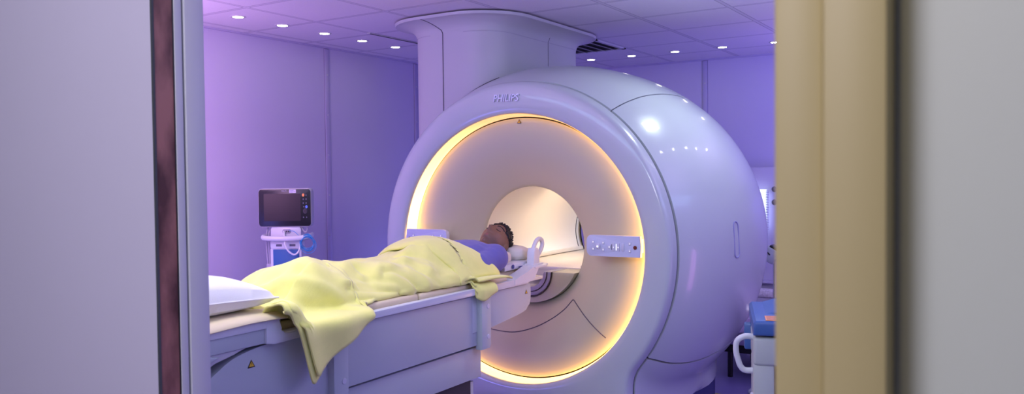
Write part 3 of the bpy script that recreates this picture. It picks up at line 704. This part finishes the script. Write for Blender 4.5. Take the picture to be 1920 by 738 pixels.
def body_bm(full=True, ex=0.0, shirt=False):
    mb = MB()
    # torso as lofted ellipses along y
    T_ = [(2.98, .145, .050, 1.100), (3.08, .155, .062, 1.104), (3.20, .150, .066, 1.108), (3.32, .155, .070, 1.110), (3.44, .170, .078, 1.114), (3.53, .175, .078, 1.114), (3.585, .160, .066, 1.110), (3.62, .11, .055, 1.108)]
    if shirt: T_ = [(y, a+ex, b_+ex, z) for y, a, b_, z in T_ if y > 3.0]
    rows = []
    pts = catmull([(y, a, b_) for y, a, b_, z in T_], 5); zz = [p.x for p in catmull([(z, 0, 0) for *_, z in T_], 5)]
    for (y, a, b_), z in zip(pts, zz):
        rows.append([Vector((XC+a*math.copysign(abs(math.cos(q))**.8, math.cos(q)), y, z+b_*math.copysign(abs(math.sin(q))**.8, math.sin(q)))) for q in [2*PI*k/40 for k in range(40)]])
    V = mb.grid(rows, closev=True); mb.bm.faces.new(V[0]); mb.bm.faces.new(V[-1][::-1])
    for sg in (1, -1):
        S = Vector((XC+sg*.165, 3.545, 1.112)); E_ = Vector((XC+sg*.185, 3.27, 1.064)); W_ = Vector((XC+sg*.175, 3.02, 1.058))
        if shirt:
            capsule(mb, [S+Vector((-sg*.05, .01, .0)), S, S.lerp(E_, .35), S.lerp(E_, .62)], [.062+ex, .064+ex, .058+ex, .060+ex])
        else:
            capsule(mb, [S+Vector((-sg*.05, .01, 0)), S, S.lerp(E_, .5), E_], [.055, .058, .050, .042])
            capsule(mb, [E_, E_.lerp(W_, .4), W_], [.042, .042, .029])
            hp = W_+Vector((-sg*.005, -.055, -.008))
            mb.ball(hp, (.042, .045, .016), 20, 12, Matrix.Rotation(sg*.05, 4, 'Z'))
            for f_ in range(4):
                dirv = Matrix.Rotation(sg*-.02+(f_-1.5)*.10*sg, 3, 'Z') @ Vector((0, -1, 0)); side = Vector((dirv.y, -dirv.x, 0))
                b0 = hp+dirv*.035+side*(f_-1.5)*.019; ln = (.066, .076, .072, .056)[f_]
                capsule(mb, [b0, b0+dirv*ln*.5+Vector((0, 0, .002)), b0+dirv*ln+Vector((0, 0, -.012))], [.0085, .0078, .0068], 10)
            capsule(mb, [hp+Vector((-sg*.02, .02, 0)), hp+Vector((-sg*.045, -.005, .004)), hp+Vector((-sg*.050, -.03, .002))], [.012, .010, .008], 10)
    # neck
    if not shirt:
        capsule(mb, [Vector((XC, 3.52, 1.12)), Vector((XC, 3.62, 1.128)), HC+Vector((0, -.04, -.03))], [.068, .058, .060], 28)
        for sg in (1, -1):
            capsule(mb, [Vector((XC+sg*.08, 3.04, 1.092)), Vector((XC+sg*.085, 2.80, 1.078)), Vector((XC+sg*.085, 2.60, 1.072))], [.068, .056, .043])
            capsule(mb, [Vector((XC+sg*.085, 2.60, 1.070)), Vector((XC+sg*.085, 2.45, 1.072)), Vector((XC+sg*.08, 2.30, 1.06))], [.043, .046, .030])
            capsule(mb, [Vector((XC+sg*.08, 2.29, 1.058)), Vector((XC+sg*.08, 2.29, 1.09)), Vector((XC+sg*.085, 2.30, 1.145))], [.032, .032, .020])
    else:
        capsule(mb, [Vector((XC, 3.50, 1.12)), Vector((XC, 3.60, 1.125))], [.074+ex*.5, .070])
    return mb
mb = body_bm(); tilt = head_mesh(mb)
bmesh.ops.recalc_face_normals(mb.bm, faces=mb.bm.faces)
me = bpy.data.meshes.new('person'); mb.bm.to_mesh(me); mb.bm.free()
def remesh(me, name, voxel, m, parent=None, smooth_it=4):
    o = bpy.data.objects.new('tmp', me); COL.objects.link(o)
    r = o.modifiers.new('r', 'REMESH'); r.mode = 'VOXEL'; r.voxel_size = voxel; r.use_smooth_shade = True
    if smooth_it: s_ = o.modifiers.new('s', 'SMOOTH'); s_.iterations = smooth_it; s_.factor = .5
    dg = bpy.context.evaluated_depsgraph_get(); dg.update()
    m2 = bpy.data.meshes.new_from_object(o.evaluated_get(dg)); bpy.data.objects.remove(o)
    return link(name, m2, m, parent, False, True, 180)
PERSON = remesh(me, 'person', .0042, SKIN, None, 2)
tag(PERSON, 'person in a blue shirt lying on their back under a yellow blanket', 'person')
n, l, b = nodes_of(SKIN)
# stubble and lip colour, placed on the head itself
tc = n.new('ShaderNodeTexCoord')
def blobmask(center, rad, soft=.5):
    mpg = n.new('ShaderNodeMapping'); mpg.vector_type = 'POINT'
    mpg.inputs['Location'].default_value = [-c/r for c, r in zip(center, rad)]; mpg.inputs['Scale'].default_value = [1/r for r in rad]
    l.new(tc.outputs['Object'], mpg.inputs[0]); vl = n.new('ShaderNodeVectorMath'); vl.operation = 'LENGTH'; l.new(mpg.outputs[0], vl.inputs[0])
    r = n.new('ShaderNodeMapRange'); r.interpolation_type = 'SMOOTHSTEP'; r.inputs['From Min'].default_value = 1; r.inputs['From Max'].default_value = 1-soft; l.new(vl.outputs['Value'], r.inputs['Value']); return r.outputs[0]
base = b.inputs['Base Color'].links[0].from_socket
jaw = HC+tilt @ Vector((0, -.085, .02))
mk = blobmask(jaw, (.10, .055, .085), .4)
mx = n.new('ShaderNodeMix'); mx.data_type = 'RGBA'; mx.inputs[7].default_value = (.13, .075, .055, 1)
sc_ = n.new('ShaderNodeMath'); sc_.operation = 'MULTIPLY'; sc_.inputs[1].default_value = .75; l.new(mk, sc_.inputs[0]); l.new(sc_.outputs[0], mx.inputs[0]); l.new(base, mx.inputs[6])
lip = HC+tilt @ Vector((0, -.058, .099))
mk2 = blobmask(lip, (.026, .010, .022), .4)
mx2 = n.new('ShaderNodeMix'); mx2.data_type = 'RGBA'; mx2.inputs[7].default_value = (.30, .10, .08, 1); l.new(mk2, mx2.inputs[0]); l.new(mx.outputs[2], mx2.inputs[6]); l.new(mx2.outputs[2], b.inputs['Base Color'])
# shirt
mb = body_bm(shirt=True, ex=.010); bmesh.ops.recalc_face_normals(mb.bm, faces=mb.bm.faces)
for v in mb.bm.verts:
    d = noise.noise(v.co*14)*.005+noise.noise(v.co*32)*.002; v.co.z += d; v.co.x += d*.6
me = bpy.data.meshes.new('shirt'); mb.bm.to_mesh(me); mb.bm.free()
remesh(me, 'shirt', .006, SHIRT, PERSON, 3)
# hair cap: offset of the skull behind the hairline, with curls
def headpt(d, off=0.0):
    v = Vector((d.x*(.079+off), d.y*(.120+off)*(.96 if d.y > .2 else 1), d.z*(.100+off)))
    return HC+tilt @ v
mb = MB(); cnt = 0
P = []
for i in range(60):
    th = PI*.62*i/59; row = []
    for j in range(72):
        ph = 2*PI*j/72
        # pole towards crown/back
        ax = Vector((0, .80, -.60)).normalized(); u_ = Vector((1, 0, 0)); w_ = ax.cross(u_)
        lim = 1.0-.10*math.cos(ph*1.0+PI/2)*0
        d = (ax*math.cos(th)+(u_*math.cos(ph)+w_*math.sin(ph))*math.sin(th)).normalized()
        o_ = .007+.005*noise.noise(d*9)+.003*noise.noise(d*22)
        if i > 54: o_ -= .004*(i-54)
        # hairline: pull the sheet in where the face is
        if d.z > .60+.6*max(0, d.y-.45): o_ = -.010
        if d.y < .22 and d.z > -.55: o_ = -.010
        row.append(headpt(d, o_))
    P.append(row)
mb.grid(P, closev=True); hair = mb.build('hair', HAIR, PERSON, ang=180)
mb = MB()
for k in range(260):
    d = Vector((random.uniform(-1, 1), random.uniform(.1, 1), random.uniform(-.9, .75))).normalized()
    if d.z > .66 and d.y < .66: continue
    if d.z > .1 and d.y < .45: continue
    if d.z > -.6 and d.y < .3: continue
    c = headpt(d, .007+.004*random.random()); mb.ball(c, (.006, .007, .005), 8, 6)
mb.build('hair', HAIR, PERSON, ang=180)
# brows, lashes
from mathutils.bvhtree import BVHTree as _B
pbv = _B.FromPolygons([v.co for v in PERSON.data.vertices], [p.vertices for p in PERSON.data.polygons])
def facepatch(name, pts, r, m):
    nrm = (tilt @ Vector((0, 0, 1))).normalized(); P = []
    for p in pts:
        o_ = HC+tilt @ Vector((p[0], p[1], 0))+nrm*.3; h = pbv.ray_cast(o_, -nrm); P.append((h[0] if h[0] else o_-nrm*.2)+nrm*.0003)
    return MB().tube(P, r, 8).build(name, m, PERSON)
for sg in (1, -1):
    facepatch('eyebrow', catmull([(sg*.013, .026, 0), (sg*.027, .034, 0), (sg*.043, .033, 0), (sg*.056, .026, 0)], 4), [.002]+[.0036]*10+[.003, .0015], HAIR)
    facepatch('eyelash', catmull([(sg*.018, .006, 0), (sg*.031, .0015, 0), (sg*.045, .006, 0)], 4), [.001]+[.0024]*7+[.001], HAIR)

# ------------------------------------------------------------------ blanket
HT = [(1.95, 1.075), (2.05, 1.09), (2.13, 1.13), (2.20, 1.180), (2.30, 1.198), (2.40, 1.188), (2.50, 1.165), (2.62, 1.142), (2.75, 1.155), (2.92, 1.172), (3.08, 1.194), (3.22, 1.208), (3.36, 1.210), (3.46, 1.214), (3.55, 1.21)]
ET = [(1.95, -2.20), (2.0, -2.20), (2.4, -2.21), (2.47, -2.27), (2.58, -2.315), (2.8, -2.325), (3.0, -2.32), (3.15, -2.30), (3.24, -2.235), (3.55, -2.20)]
LT = [(1.93, .0), (1.985, .02), (2.03, .11), (2.065, .205), (2.09, .195), (2.20, .125), (2.30, .075), (2.40, .02), (2.47, .0), (3.12, .0), (3.18, .03), (3.24, .065), (3.30, .04), (3.36, .015), (3.42, .0), (3.6, .0)]
def blanket_section(y, lift=0.0, hang=1.0, tipshift=0.0, n=70):
    H = curve_table(HT, y)+lift; xe = lerp_table(ET, y); L = max(0, curve_table(LT, y+tipshift))*hang
    zb = 1.026 if xe < -2.26 else lerp_table([(2.01, 1.078), (2.09, 1.012)], y)
    pts = [(-2.80, 1.012), (-2.775, 1.03)]
    xc, W_ = XC, lerp_table([(2.4, .215), (2.8, .222), (3.1, .245), (3.6, .262)], y)
    for k in range(15):
        q = -math.cos(PI*k/14); pts.append((xc+W_*q, 1.03+(H-1.03)*max(0, 1-abs(q)**(lerp_table([(2.8, 2.6), (3.15, 1.9)], y) if q > 0 else 2.6))**.80))
    fl = lerp_table([(1.9, 1.0), (2.5, .6), (2.7, 0.0)], y)
    if xe > -2.26:
        pts += [(-2.285, zb+.006), (-2.25, zb+.003), (xe+.0, zb-.004)]
        if L > .002: pts += [(xe+.012, zb-.02-L*.1), (xe+.012, zb-.01-L*.5), (xe+.010, zb-.01-L)]
    else: pts += [((xe+XC+W_)/2, 1.032), (xe, zb)]
    sm = catmull([(x, z, 0) for x, z in pts], 4)
    d = [0]
    for a, b_ in zip(sm, sm[1:]): d.append(d[-1]+(b_-a).length)
    out = []; j = 0
    for i in range(n+1):
        t_ = d[-1]*i/n
        while j < len(d)-2 and d[j+1] < t_: j += 1
        f_ = (t_-d[j])/max(1e-6, d[j+1]-d[j]); q = sm[j].lerp(sm[j+1], f_); out.append(Vector((q.x, y, q.y)))
    return out
def fold(p, y):
    # soft diagonal drapes between legs/belly and the near edge
    near = max(0, min(1, (p.x+2.62)/.18)); keep = max(0, min(1, (-2.27-p.x)/.05)) if y > 2.45 else 1
    top = max(0, min(1, (p.z-1.03)/.06))
    q = (y-2.9)*9+(p.x+2.5)*-14+1.6*noise.noise(Vector((p.x*3, y*2.2, 1)))
    a = math.sin(q*1.5)*.5+.5; a = a**1.6
    z = (.034*a-.014)*near*top*(1 if 2.5 < y < 3.3 else .5)
    q2 = (y*5+p.x*9)+1.8*noise.noise(Vector((p.x*5, y*4, 7)))
    z += .010*math.sin(q2*1.7)*top
    z += .022*noise.noise(Vector((p.x*7, y*5, 3)))*top+.010*(1-abs(noise.noise(Vector((p.x*8+y*3, y*4, 9))))*3)*top*near+.004*noise.noise(Vector((p.x*20, y*16, 3)))*top
    return z
def blanket_sheet(y0, y1, ny, lift=0.0, hang=1.0, tip=0.0, off=0.0, n=70, vmin=0):
    P = []
    for i in range(ny+1):
        y = y0+(y1-y0)*i/ny
        sh_ = lambda k: .12*max(0, min(1, (k-34)/26))*max(0, min(1, (y-2.9)/.3)) if y > 2.9 else 0
        row = [blanket_section(y+sh_(k), lift, hang, tip, n)[k] for k in range(vmin, n+1)] if y > 2.9 else blanket_section(y, lift, hang, tip, n)[vmin:]
        for p in row:
            z = fold(p, p.y)
            p.z += z+off*.2
            if p.x > -2.245 and p.z < 1.02: p.x += .010*math.sin(y*26+p.z*6)+.008*noise.noise(Vector((y*6, p.z*6, 2)))+off
        P.append(row)
    return P
mb = MB()
mb.grid(blanket_sheet(1.955, 3.21, 175), flip=True)
mb.grid(blanket_sheet(1.98, 2.46, 60, hang=.86, tip=-.018, off=.016, lift=.004, vmin=40), flip=True)       # second layer of the hanging corner
# creases: ridges (+) and valleys (-) as lines lying on the cloth
CRE = [(.016, .020, [(-2.404, 2.664, 1.146), (-2.39, 2.737, 1.164), (-2.379, 2.845, 1.153), (-2.318, 2.88, 1.102), (-2.297, 2.901, 1.046)]),
 (-.020, .015, [(-2.377, 2.691, 1.13), (-2.363, 2.735, 1.136), (-2.331, 2.787, 1.107), (-2.308, 2.82, 1.065), (-2.302, 2.835, 1.04)]),
 (.016, .018, [(-2.409, 2.585, 1.115), (-2.39, 2.648, 1.124), (-2.348, 2.716, 1.111), (-2.316, 2.768, 1.075), (-2.303, 2.795, 1.043)]),
 (-.014, .016, [(-2.327, 2.418, 1.096), (-2.332, 2.528, 1.077), (-2.328, 2.634, 1.062), (-2.305, 2.724, 1.042)]),
 (.018, .022, [(-2.468, 2.858, 1.179), (-2.417, 2.924, 1.183), (-2.339, 2.973, 1.143), (-2.298, 3.073, 1.093), (-2.273, 3.199, 1.03)]),
 (-.018, .014, [(-2.365, 2.90, 1.146), (-2.327, 2.918, 1.126), (-2.298, 2.956, 1.076), (-2.284, 2.988, 1.037)]),
 (.012, .018, [(-2.344, 2.41, 1.125), (-2.381, 2.554, 1.097), (-2.35, 2.631, 1.08), (-2.318, 2.695, 1.063)]),
 (-.016, .015, [(-2.512, 2.929, 1.193), (-2.422, 2.993, 1.197), (-2.352, 3.054, 1.158), (-2.301, 3.106, 1.098), (-2.279, 3.183, 1.032)]),
 (.018, .026, [(-2.456, 2.097, 1.121), (-2.413, 2.157, 1.146), (-2.35, 2.223, 1.143), (-2.321, 2.336, 1.082), (-2.263, 2.387, 1.026)]),
 (-.018, .024, [(-2.405, 2.105, 1.09), (-2.36, 2.15, 1.07), (-2.313, 2.209, 1.052), (-2.301, 2.315, 1.033), (-2.24, 2.36, 1.017)]),
 (.012, .016, [(-2.43, 2.24, 1.207), (-2.421, 2.182, 1.173), (-2.442, 2.138, 1.138)]),
 (.012, .020, [(-2.50, 2.62, 1.16), (-2.48, 2.75, 1.17), (-2.49, 2.9, 1.2)]),
 (-.012, .016, [(-2.55, 2.55, 1.16), (-2.46, 2.60, 1.15), (-2.40, 2.62, 1.12)])]
CRE = [(a, w_, catmull([(q[0], q[1], q[2]-(.022 if q[1] > 2.85 and q[2] > 1.12 else 0)) for q in p], 5)) for a, w_, p in CRE]
mb.bm.normal_update(); upd = []
for v in mb.bm.verts:
    if v.co.x < -2.6 : continue
    d = 0
    for a, w_, ps in CRE:
        best = 1e9
        for p, q in zip(ps, ps[1:]):
            e_ = q-p; t_ = max(0, min(1, (v.co-p).dot(e_)/e_.length_squared)); best = min(best, (v.co-p-e_*t_).length_squared)
        if best < w_*w_*9: d += a*math.exp(-best/(w_*w_))
    if v.co.z < 1.05: d *= max(0, min(1, (v.co.z-1.0)/.05))
    if d: nn = v.normal if v.normal.z > 0 or v.normal.x > 0 else -v.normal; upd.append((v, v.co+nn*d))
for v, c in upd: v.co = c
BL = mb.build('blanket', YELLOW, None, ang=180)
tag(BL, 'rumpled pale yellow blanket over the person, one corner hanging off the table', 'blanket')
so = BL.modifiers.new('s', 'SOLIDIFY'); so.thickness = .007; so.offset = 1
# turned-back upper hem
P = []
for i in range(29):
    t_ = i/28; row = []
    for k in range(71):
        nr = max(0, min(1, (k-34)/26)); y = 3.01+.235*t_+nr*(.11+.09*t_)
        q = blanket_section(y, .012+.006*math.sin(PI*t_), 0, 0, 70)[k]
        q.z += fold(q, y)*.35+.012+.008*math.sin(PI*t_)
        if t_ < .08: q.z -= .014*(1-t_/.08)
        if t_ > .94: q.z -= .008*(t_-.94)/.06
        e_ = max(0, (k-62)/8); q.x += .018*e_*(.4+.6*t_); q.z += .012*e_*t_
        row.append(q)
    P.append(row)
mb = MB(); mb.grid(P, flip=True); o = mb.build('turned_hem', YELLOW, BL, ang=180); so = o.modifiers.new('s', 'SOLIDIFY'); so.thickness = .009; so.offset = 1

# ------------------------------------------------------------------ patient monitor on its trolley
MT = thing('patient_monitor_cart', 'black-framed patient monitor on a grey and blue trolley behind the table', 'monitor cart', (-4.32, 3.9, 0), math.radians(33))
X0 = 0
def lbox(name, lo, hi, m, parent=MT, bev=.004, mtx=None): return MB().box(lo, hi, bev, 2, mtx).build(name, m, parent, True)
def rbox_front(name, x0, x1, z0, z1, y0, y1, r, m, parent, bev=.004):
    pol = [(x, y) for x, y in rrect(x0, x1, z0, z1, r, 5)]
    return MB().prism(pol, lambda u, v, w_: Vector((u, w_, v)), y0, y1, bev).build(name, m, parent, True)
mw = .205
scr = rbox_front('monitor_housing', -mw, mw, 1.262, 1.488, -.06, .03, .022, WHITEC, MT, .008)
bz = rbox_front('bezel', -mw+.004, mw-.004, 1.266, 1.484, -.068, -.055, .020, BLACK, scr)
rbox_front('screen', -.160, .125, 1.298, 1.457, -.0695, -.066, .002, SCREEN, bz, 0)
for (u, v) in ((.168, 1.448), (.146, 1.425), (.168, 1.425), (.146, 1.402), (.168, 1.402), (.150, 1.380), (.146, 1.318), (.170, 1.318)):
    MB().cyl((u, -.068, v), (0, -1, 0), .0045, .002, 12).build('button', mat('dim button', (.16, .15, .22), .5), scr, True)
MB().cyl((.146, -.068, 1.449), (0, -1, 0), .009, .003, 16).build('button', mat('orange button', (.75, .22, .06), .4, emit=(1, .3, .08), es=.3), scr, True)
MB().cyl((.170, -.068, 1.380), (0, -1, 0), .009, .003, 16).build('button', mat('blue button', (.08, .16, .7), .4, emit=(.1, .2, 1), es=.3), scr, True)
MB().cyl((.160, -.068, 1.355), (0, -1, 0), .016, .006, 24, .001).build('dial', mat('dial grey', (.04, .04, .06), .4), scr, True)
MB().cyl((.160, -.0725, 1.355), (0, -1, 0), .011, .003, 24, .001).build('dial', BLACK, scr, True)
text('brand_lettering', 'PHILIPS', (-.002, -.0695, 1.473), .012, mat('print grey', (.45, .45, .55), .5), scr, RF, .0004, 0, 0, 1, True)
lbox('sticker', (.038, -.0700, 1.462), (.090, -.0685, 1.482), mat('white sticker', (.72, .70, .80), .6), scr, 0)
for k, (a, b_) in enumerate(((.042, .072), (.042, .085), (.042, .066))): lbox('sticker_print', (a, -.0705, 1.4765-.0055*k), (b_, -.0699, 1.4785-.0055*k), mat('blue print', (.12, .12, .35), .6), scr, 0)
rbox_front('monitor_neck', -.115, .118, 1.175, 1.262, -.05, .06, .015, TRAYW, MT)
rbox_front('connector_port', -.025, .042, 1.222, 1.248, -.054, -.048, .012, mat('port grey', (.35, .35, .42), .5), MT, .002)
for u in (-.008, .01, .025): MB().cyl((u, -.054, 1.235), (0, -1, 0), .005, .004, 10).build('connector_port', BLACK, MT, True)
# handle bar
MB().tube(catmull([(-.17, .06, 1.205), (-.178, -.02, 1.203), (-.165, -.085, 1.200), (-.10, -.105, 1.196), (0, -.110, 1.195), (.10, -.105, 1.197), (.175, -.085, 1.203), (.188, -.02, 1.207), (.18, .06, 1.208)], 5), .0155, 12).build('push_handle', TRAYW, MT, True)
rbox_front('cart_head', -.118, .115, 1.125, 1.178, -.055, .08, .010, TRAYW, MT)
for u in (-.075, .03): lbox('vent_slots', (u, -.0565, 1.140), (u+.045, -.054, 1.156), mat('slot grey', (.12, .12, .18), .6), MT, 0)
rbox_front('cart_body', -.122, .118, .22, 1.125, -.045, .10, .006, TRAYW, MT)
rbox_front('front_panel', -.100, .100, .24, 1.118, -.051, -.043, .003, BLUEP, MT, .002)
rbox_front('cart_base', -.24, .24, .09, .20, -.22, .26, .04, TRAYW, MT, .01)
for sx_, sy_ in ((-1, -1), (1, -1), (-1, 1), (1, 1)):
    cst = MB().cyl((sx_*.19-.014, .02+sy_*.19, .045), (1, 0, 0), .045, .028, 20, .005).build('castor', BLACK, MT, True)
# hoses at the left and cables at the right
MB().tube(catmull([(-.150, .02, 1.27), (-.158, -.01, 1.23), (-.165, .0, 1.15), (-.160, .0, 1.05), (-.150, 0, .95), (-.145, 0, .86)], 6), .006, 8).build('hose', CABLEG, MT, True)
MB().tube(catmull([(-.11, .02, 1.26), (-.138, -.01, 1.23), (-.146, .0, 1.15), (-.143, .0, 1.04), (-.138, 0, .95), (-.135, 0, .86)], 6), .005, 8).build('hose', CABLEG, MT, True)
lbox('hose_clamp', (-.165, -.015, .965), (-.128, .015, 1.01), CABLEG)
MB().tube(catmull([(-.01, -.058, 1.235), (.0, -.085, 1.20), (.015, -.12, 1.15), (.045, -.125, 1.105), (.085, -.12, 1.085), (.115, -.11, 1.11), (.13, -.09, 1.17)], 6), .007, 10).build('cable', TRAYW, MT, True)
MB().tube(catmull([(.12, -.03, 1.26), (.14, -.03, 1.232), (.16, -.03, 1.235), (.165, -.03, 1.262)], 6), .006, 8).build('cable', CABLEG, MT, True)
MB().tube(catmull([(.03, -.056, 1.238), (.07, -.085, 1.238), (.11, -.10, 1.215), (.14, -.11, 1.19)], 6), .002, 6).build('cable', CABLEB, MT, True)
for k in range(9):
    cc = Vector((.178+.010*random.uniform(-1, 1), -.115+.006*k*.5, 1.165+.008*random.uniform(-1, 1))); rx_, rz_ = .045+.012*random.random(), .042+.010*random.random()
    if k == 0: cc = Vector((.19, -.115, 1.15)); rx_, rz_ = .062, .058
    MB().tube([cc+Vector((rx_*math.cos(a*PI/16), .004*math.sin(a), rz_*math.sin(a*PI/16))) for a in range(32)], .0022, 6, closed=True).build('cable_coil', CABLEB, MT, True)

def zmap(z): return 1.4695-(1.488-z)*1.16 if z > 1.175 else z*.9417
done = set()
for o in MT.children_recursive:
    if o.data.name in done: continue
    done.add(o.data.name)
    for v in o.data.vertices: v.co = Vector((v.co.x*.878, v.co.y*.878, zmap(v.co.z)))
# ------------------------------------------------------------------ far corner to the right of the scanner
t = thing('wall_cabinet', 'pale lilac low wall unit behind the scanner against the far wall', 'wall unit', (-1.2, 7.1, 0))
MB().box((-2.3, 7.0, .62), (-.3, FY, 1.585), .004).build('cabinet_front', WALLM, t)
MB().box((-2.32, 6.96, .60), (-.28, FY, .62), .002).build('worktop', STRIP, t)
MB().box((-2.3, 7.02, .25), (-.3, FY, .60), .004).build('cabinet_front', WALLM, t)
MB().box((-2.28, 7.05, .0), (-.32, FY, .25), .0).build('kick_board', BLACK, t)
t = thing('light_panel', 'narrow lit white panel with ribbed edge peeking past the scanner', 'light panel', (-1.98, 6.6, 1.2))
MB().box((-2.10, 6.90, 1.05), (-1.860, 6.95, 1.40), .01).build('diffuser', PANELLIT, t)
mb = MB()
for k in range(24): mb.box((-1.860, 6.90, 1.06+.014*k), (-1.848, 6.95, 1.067+.014*k))
mb.build('ribbed_edge', WHITEC, t)
MB().box((-2.06, 6.95, 1.1), (-1.98, 7.0, 1.3)).build('wall_mount', WHITEC, t)
for z in (1.40, 1.29):
    o = MB().ball((-1.803, 6.955, z), (.022, .03, .025), 14, 10); o.tube([(-1.803, 6.97, z), (-1.803, 7.0, z)], .008); o = o.build('wall_peg', mat('dark knob', (.10, .09, .16), .4))
    tag(o, 'round dark peg on the wall unit beside the door frame, %s one' % ('upper' if z > 1.35 else 'lower'), 'peg', 'pegs on the wall unit')
# injector head on its arm
t = thing('injector_stand', 'grey tilted device head on a stand beside the ochre door frame', 'injector', (-1.525, 5.780, 0))
mi = Matrix.Translation((-1.510, 5.780, .985)) @ Matrix.Rotation(.5, 4, 'Y')
MB().box((-.05, -.06, -.07), (.05, .06, .03), .012, 2, mi).build('device_head', mat('device grey', (.42, .44, .52), .4), t)
MB().box((-.03, -.05, .03), (.045, .05, .045), .004, 2, mi).build('device_cap', BLACK, t)
MB().tube(catmull([(-1.585, 5.740, 1.02), (-1.565, 5.710, 1.06), (-1.540, 5.710, 1.0), (-1.505, 5.730, .96)], 5), .005, 8).build('cable', BLACK, t)
MB().tube([(-1.495, 5.780, .02), (-1.495, 5.780, .92)], .014, 12).build('pole', STEEL, t)
MB().box((-1.645, 5.630, 0), (-1.345, 5.930, .03), .01).build('stand_base', mat('device grey', (.42, .44, .52), .4), t)
# wrapped couch behind
t = thing('wrapped_couch', 'low couch wrapped in crinkled clear plastic behind the scanner', 'couch', (-1.3, 6.3, 0))
mb = MB(); P = []
for i in range(41):
    row = []
    for j in range(61):
        x, y = -2.0+1.5*i/40, 5.95+.80*j/60
        e_ = min(1, min(i, 40-i)/3, min(j, 60-j)/3); c_ = noise.noise(Vector((x*14, y*9, 0)))*.014+abs(noise.noise(Vector((x*30, y*22, 4))))*.016
        row.append(Vector((x, y, .36+.10*e_**.5+c_)))
    P.append(row)
mb.grid(P, flip=False)
PLASTIC = mat('crinkled plastic wrap', (.52, .40, .62), .16, coat=.8, var=.25, vscale=30)
mb.build('plastic_wrap', PLASTIC, t)
MB().box((-1.98, 5.97, .26), (-.52, 6.73, .37), .01).build('couch_base', mat('couch violet', (.35, .28, .48), .5), t)
MB().box((-2.0, 5.99, .20), (-.5, 6.71, .262)).build('couch_frame', BLACK, t)
for x, y in ((-1.9, 6.05), (-.6, 6.05), (-1.9, 6.65), (-.6, 6.65)): MB().tube([(x, y, 0), (x, y, .2)], .02, 10).build('leg', BLACK, t)
o = MB().box((-2.02, 6.80, .50), (-1.20, 6.93, .565), .02).build('paper_roll', mat('printed paper', (.62, .55, .68), .6, var=.5, vscale=60)); tag(o, 'flat pale printed package lying against the wall unit', 'package')
MB().box((-2.0, 6.82, .0), (-1.25, 6.91, .50)).build('shelf', WALLM, None)
o = bpy.data.objects['shelf']; tag(o, 'low lilac shelf under the pale package by the far wall', 'shelf')
o = MB().box((-2.1, 5.50, .001), (-0.4, 5.53, .003)).build('floor_line', mat('yellow tape', (.55, .50, .08), .6)); tag(o, 'yellow tape line on the floor right of the scanner', 'tape line')

# ------------------------------------------------------------------ trolley with blue cushion, near right
ST = thing('treatment_trolley', 'grey steel trolley with a blue padded top and loop handle, near right', 'trolley', (-.60, 3.3, 0.0), math.radians(18)); ST.scale = (1, 1, 1.034)
pol = [(-.33, .962), (-.345, .955), (-.35, .94), (-.35, .915), (-.34, .905), (.36, .905), (.36, 1.03), (.20, 1.04), (-.05, 1.045), (-.18, 1.035), (-.27, 1.0)]
MB().prism([(-.335, .910), (.36, .910), (.36, .965), (-.325, .965), (-.335, .955)], lambda u, v, w_: Vector((u, w_, v)), -.20, .28, .012, 3).build('cushion', BLUEC, ST, True)
MB().prism([(-.30, .96), (.36, .96), (.36, 1.03), (.10, 1.035), (-.05, 1.02), (-.20, .99)], lambda u, v, w_: Vector((u, w_, v)), -.04, .28, .015, 3).build('cushion', BLUEC, ST, True)
lab = MB().box((-.29, -.19, .9655), (-.20, -.09, .9670)).build('label', ORANGE, ST, True)
for k in range(4): MB().box((-.285+.0, -.18+.022*k, .967), (-.215-.01*(k % 2), -.172+.022*k, .9674)).build('label_print', mat('label text', (.45, .16, .10), .6), lab, True)
MB().box((-.245, -.17, .22), (.36, .26, .905), .006).build('frame', CARTW, ST, True)
MB().box((-.335, -.19, .80), (-.24, .10, .903), .012, 3).build('side_cheek', CARTW, ST, True)
MB().box((-.335, -.185, .56), (-.26, .05, .806), .008).build('side_cheek', CARTW, ST, True)
MB().tube(catmull([(-.33, -.12, .893), (-.365, -.12, .893), (-.392, -.12, .875), (-.396, -.12, .84), (-.388, -.12, .805), (-.378, -.12, .780), (-.36, -.12, .768), (-.32, -.12, .770)], 6), .011, 12).build('loop_handle', TRAYW, ST, True)
MB().box((-.345, -.198, .615), (-.29, -.12, .69), .006).build('latch_block', TRAYW, ST, True)
for u in (-.245, -.225): MB().box((u-.004, -.187, .25), (u+.004, -.168, .87), .002).build('steel_rail', STEEL, ST, True)
MB().cyl((-.17, -.171, .78), (0, -1, 0), .014, .004, 20, .001).build('bolt', STEEL, ST, True)
MB().box((-.36, .10, .80), (-.30, .16, .90), .008).build('corner_bumper', BLUEC, ST, True)
for x, y in ((-.2, -.12), (.3, -.12), (-.2, .2), (.3, .2)):
    MB().cyl((x-.015, y, .05), (1, 0, 0), .05, .03, 20, .005).build('castor', BLACK, ST, True)
    MB().tube([(x, y, .08), (x, y, .24)], .012, 10).build('leg', STEEL, ST, True)
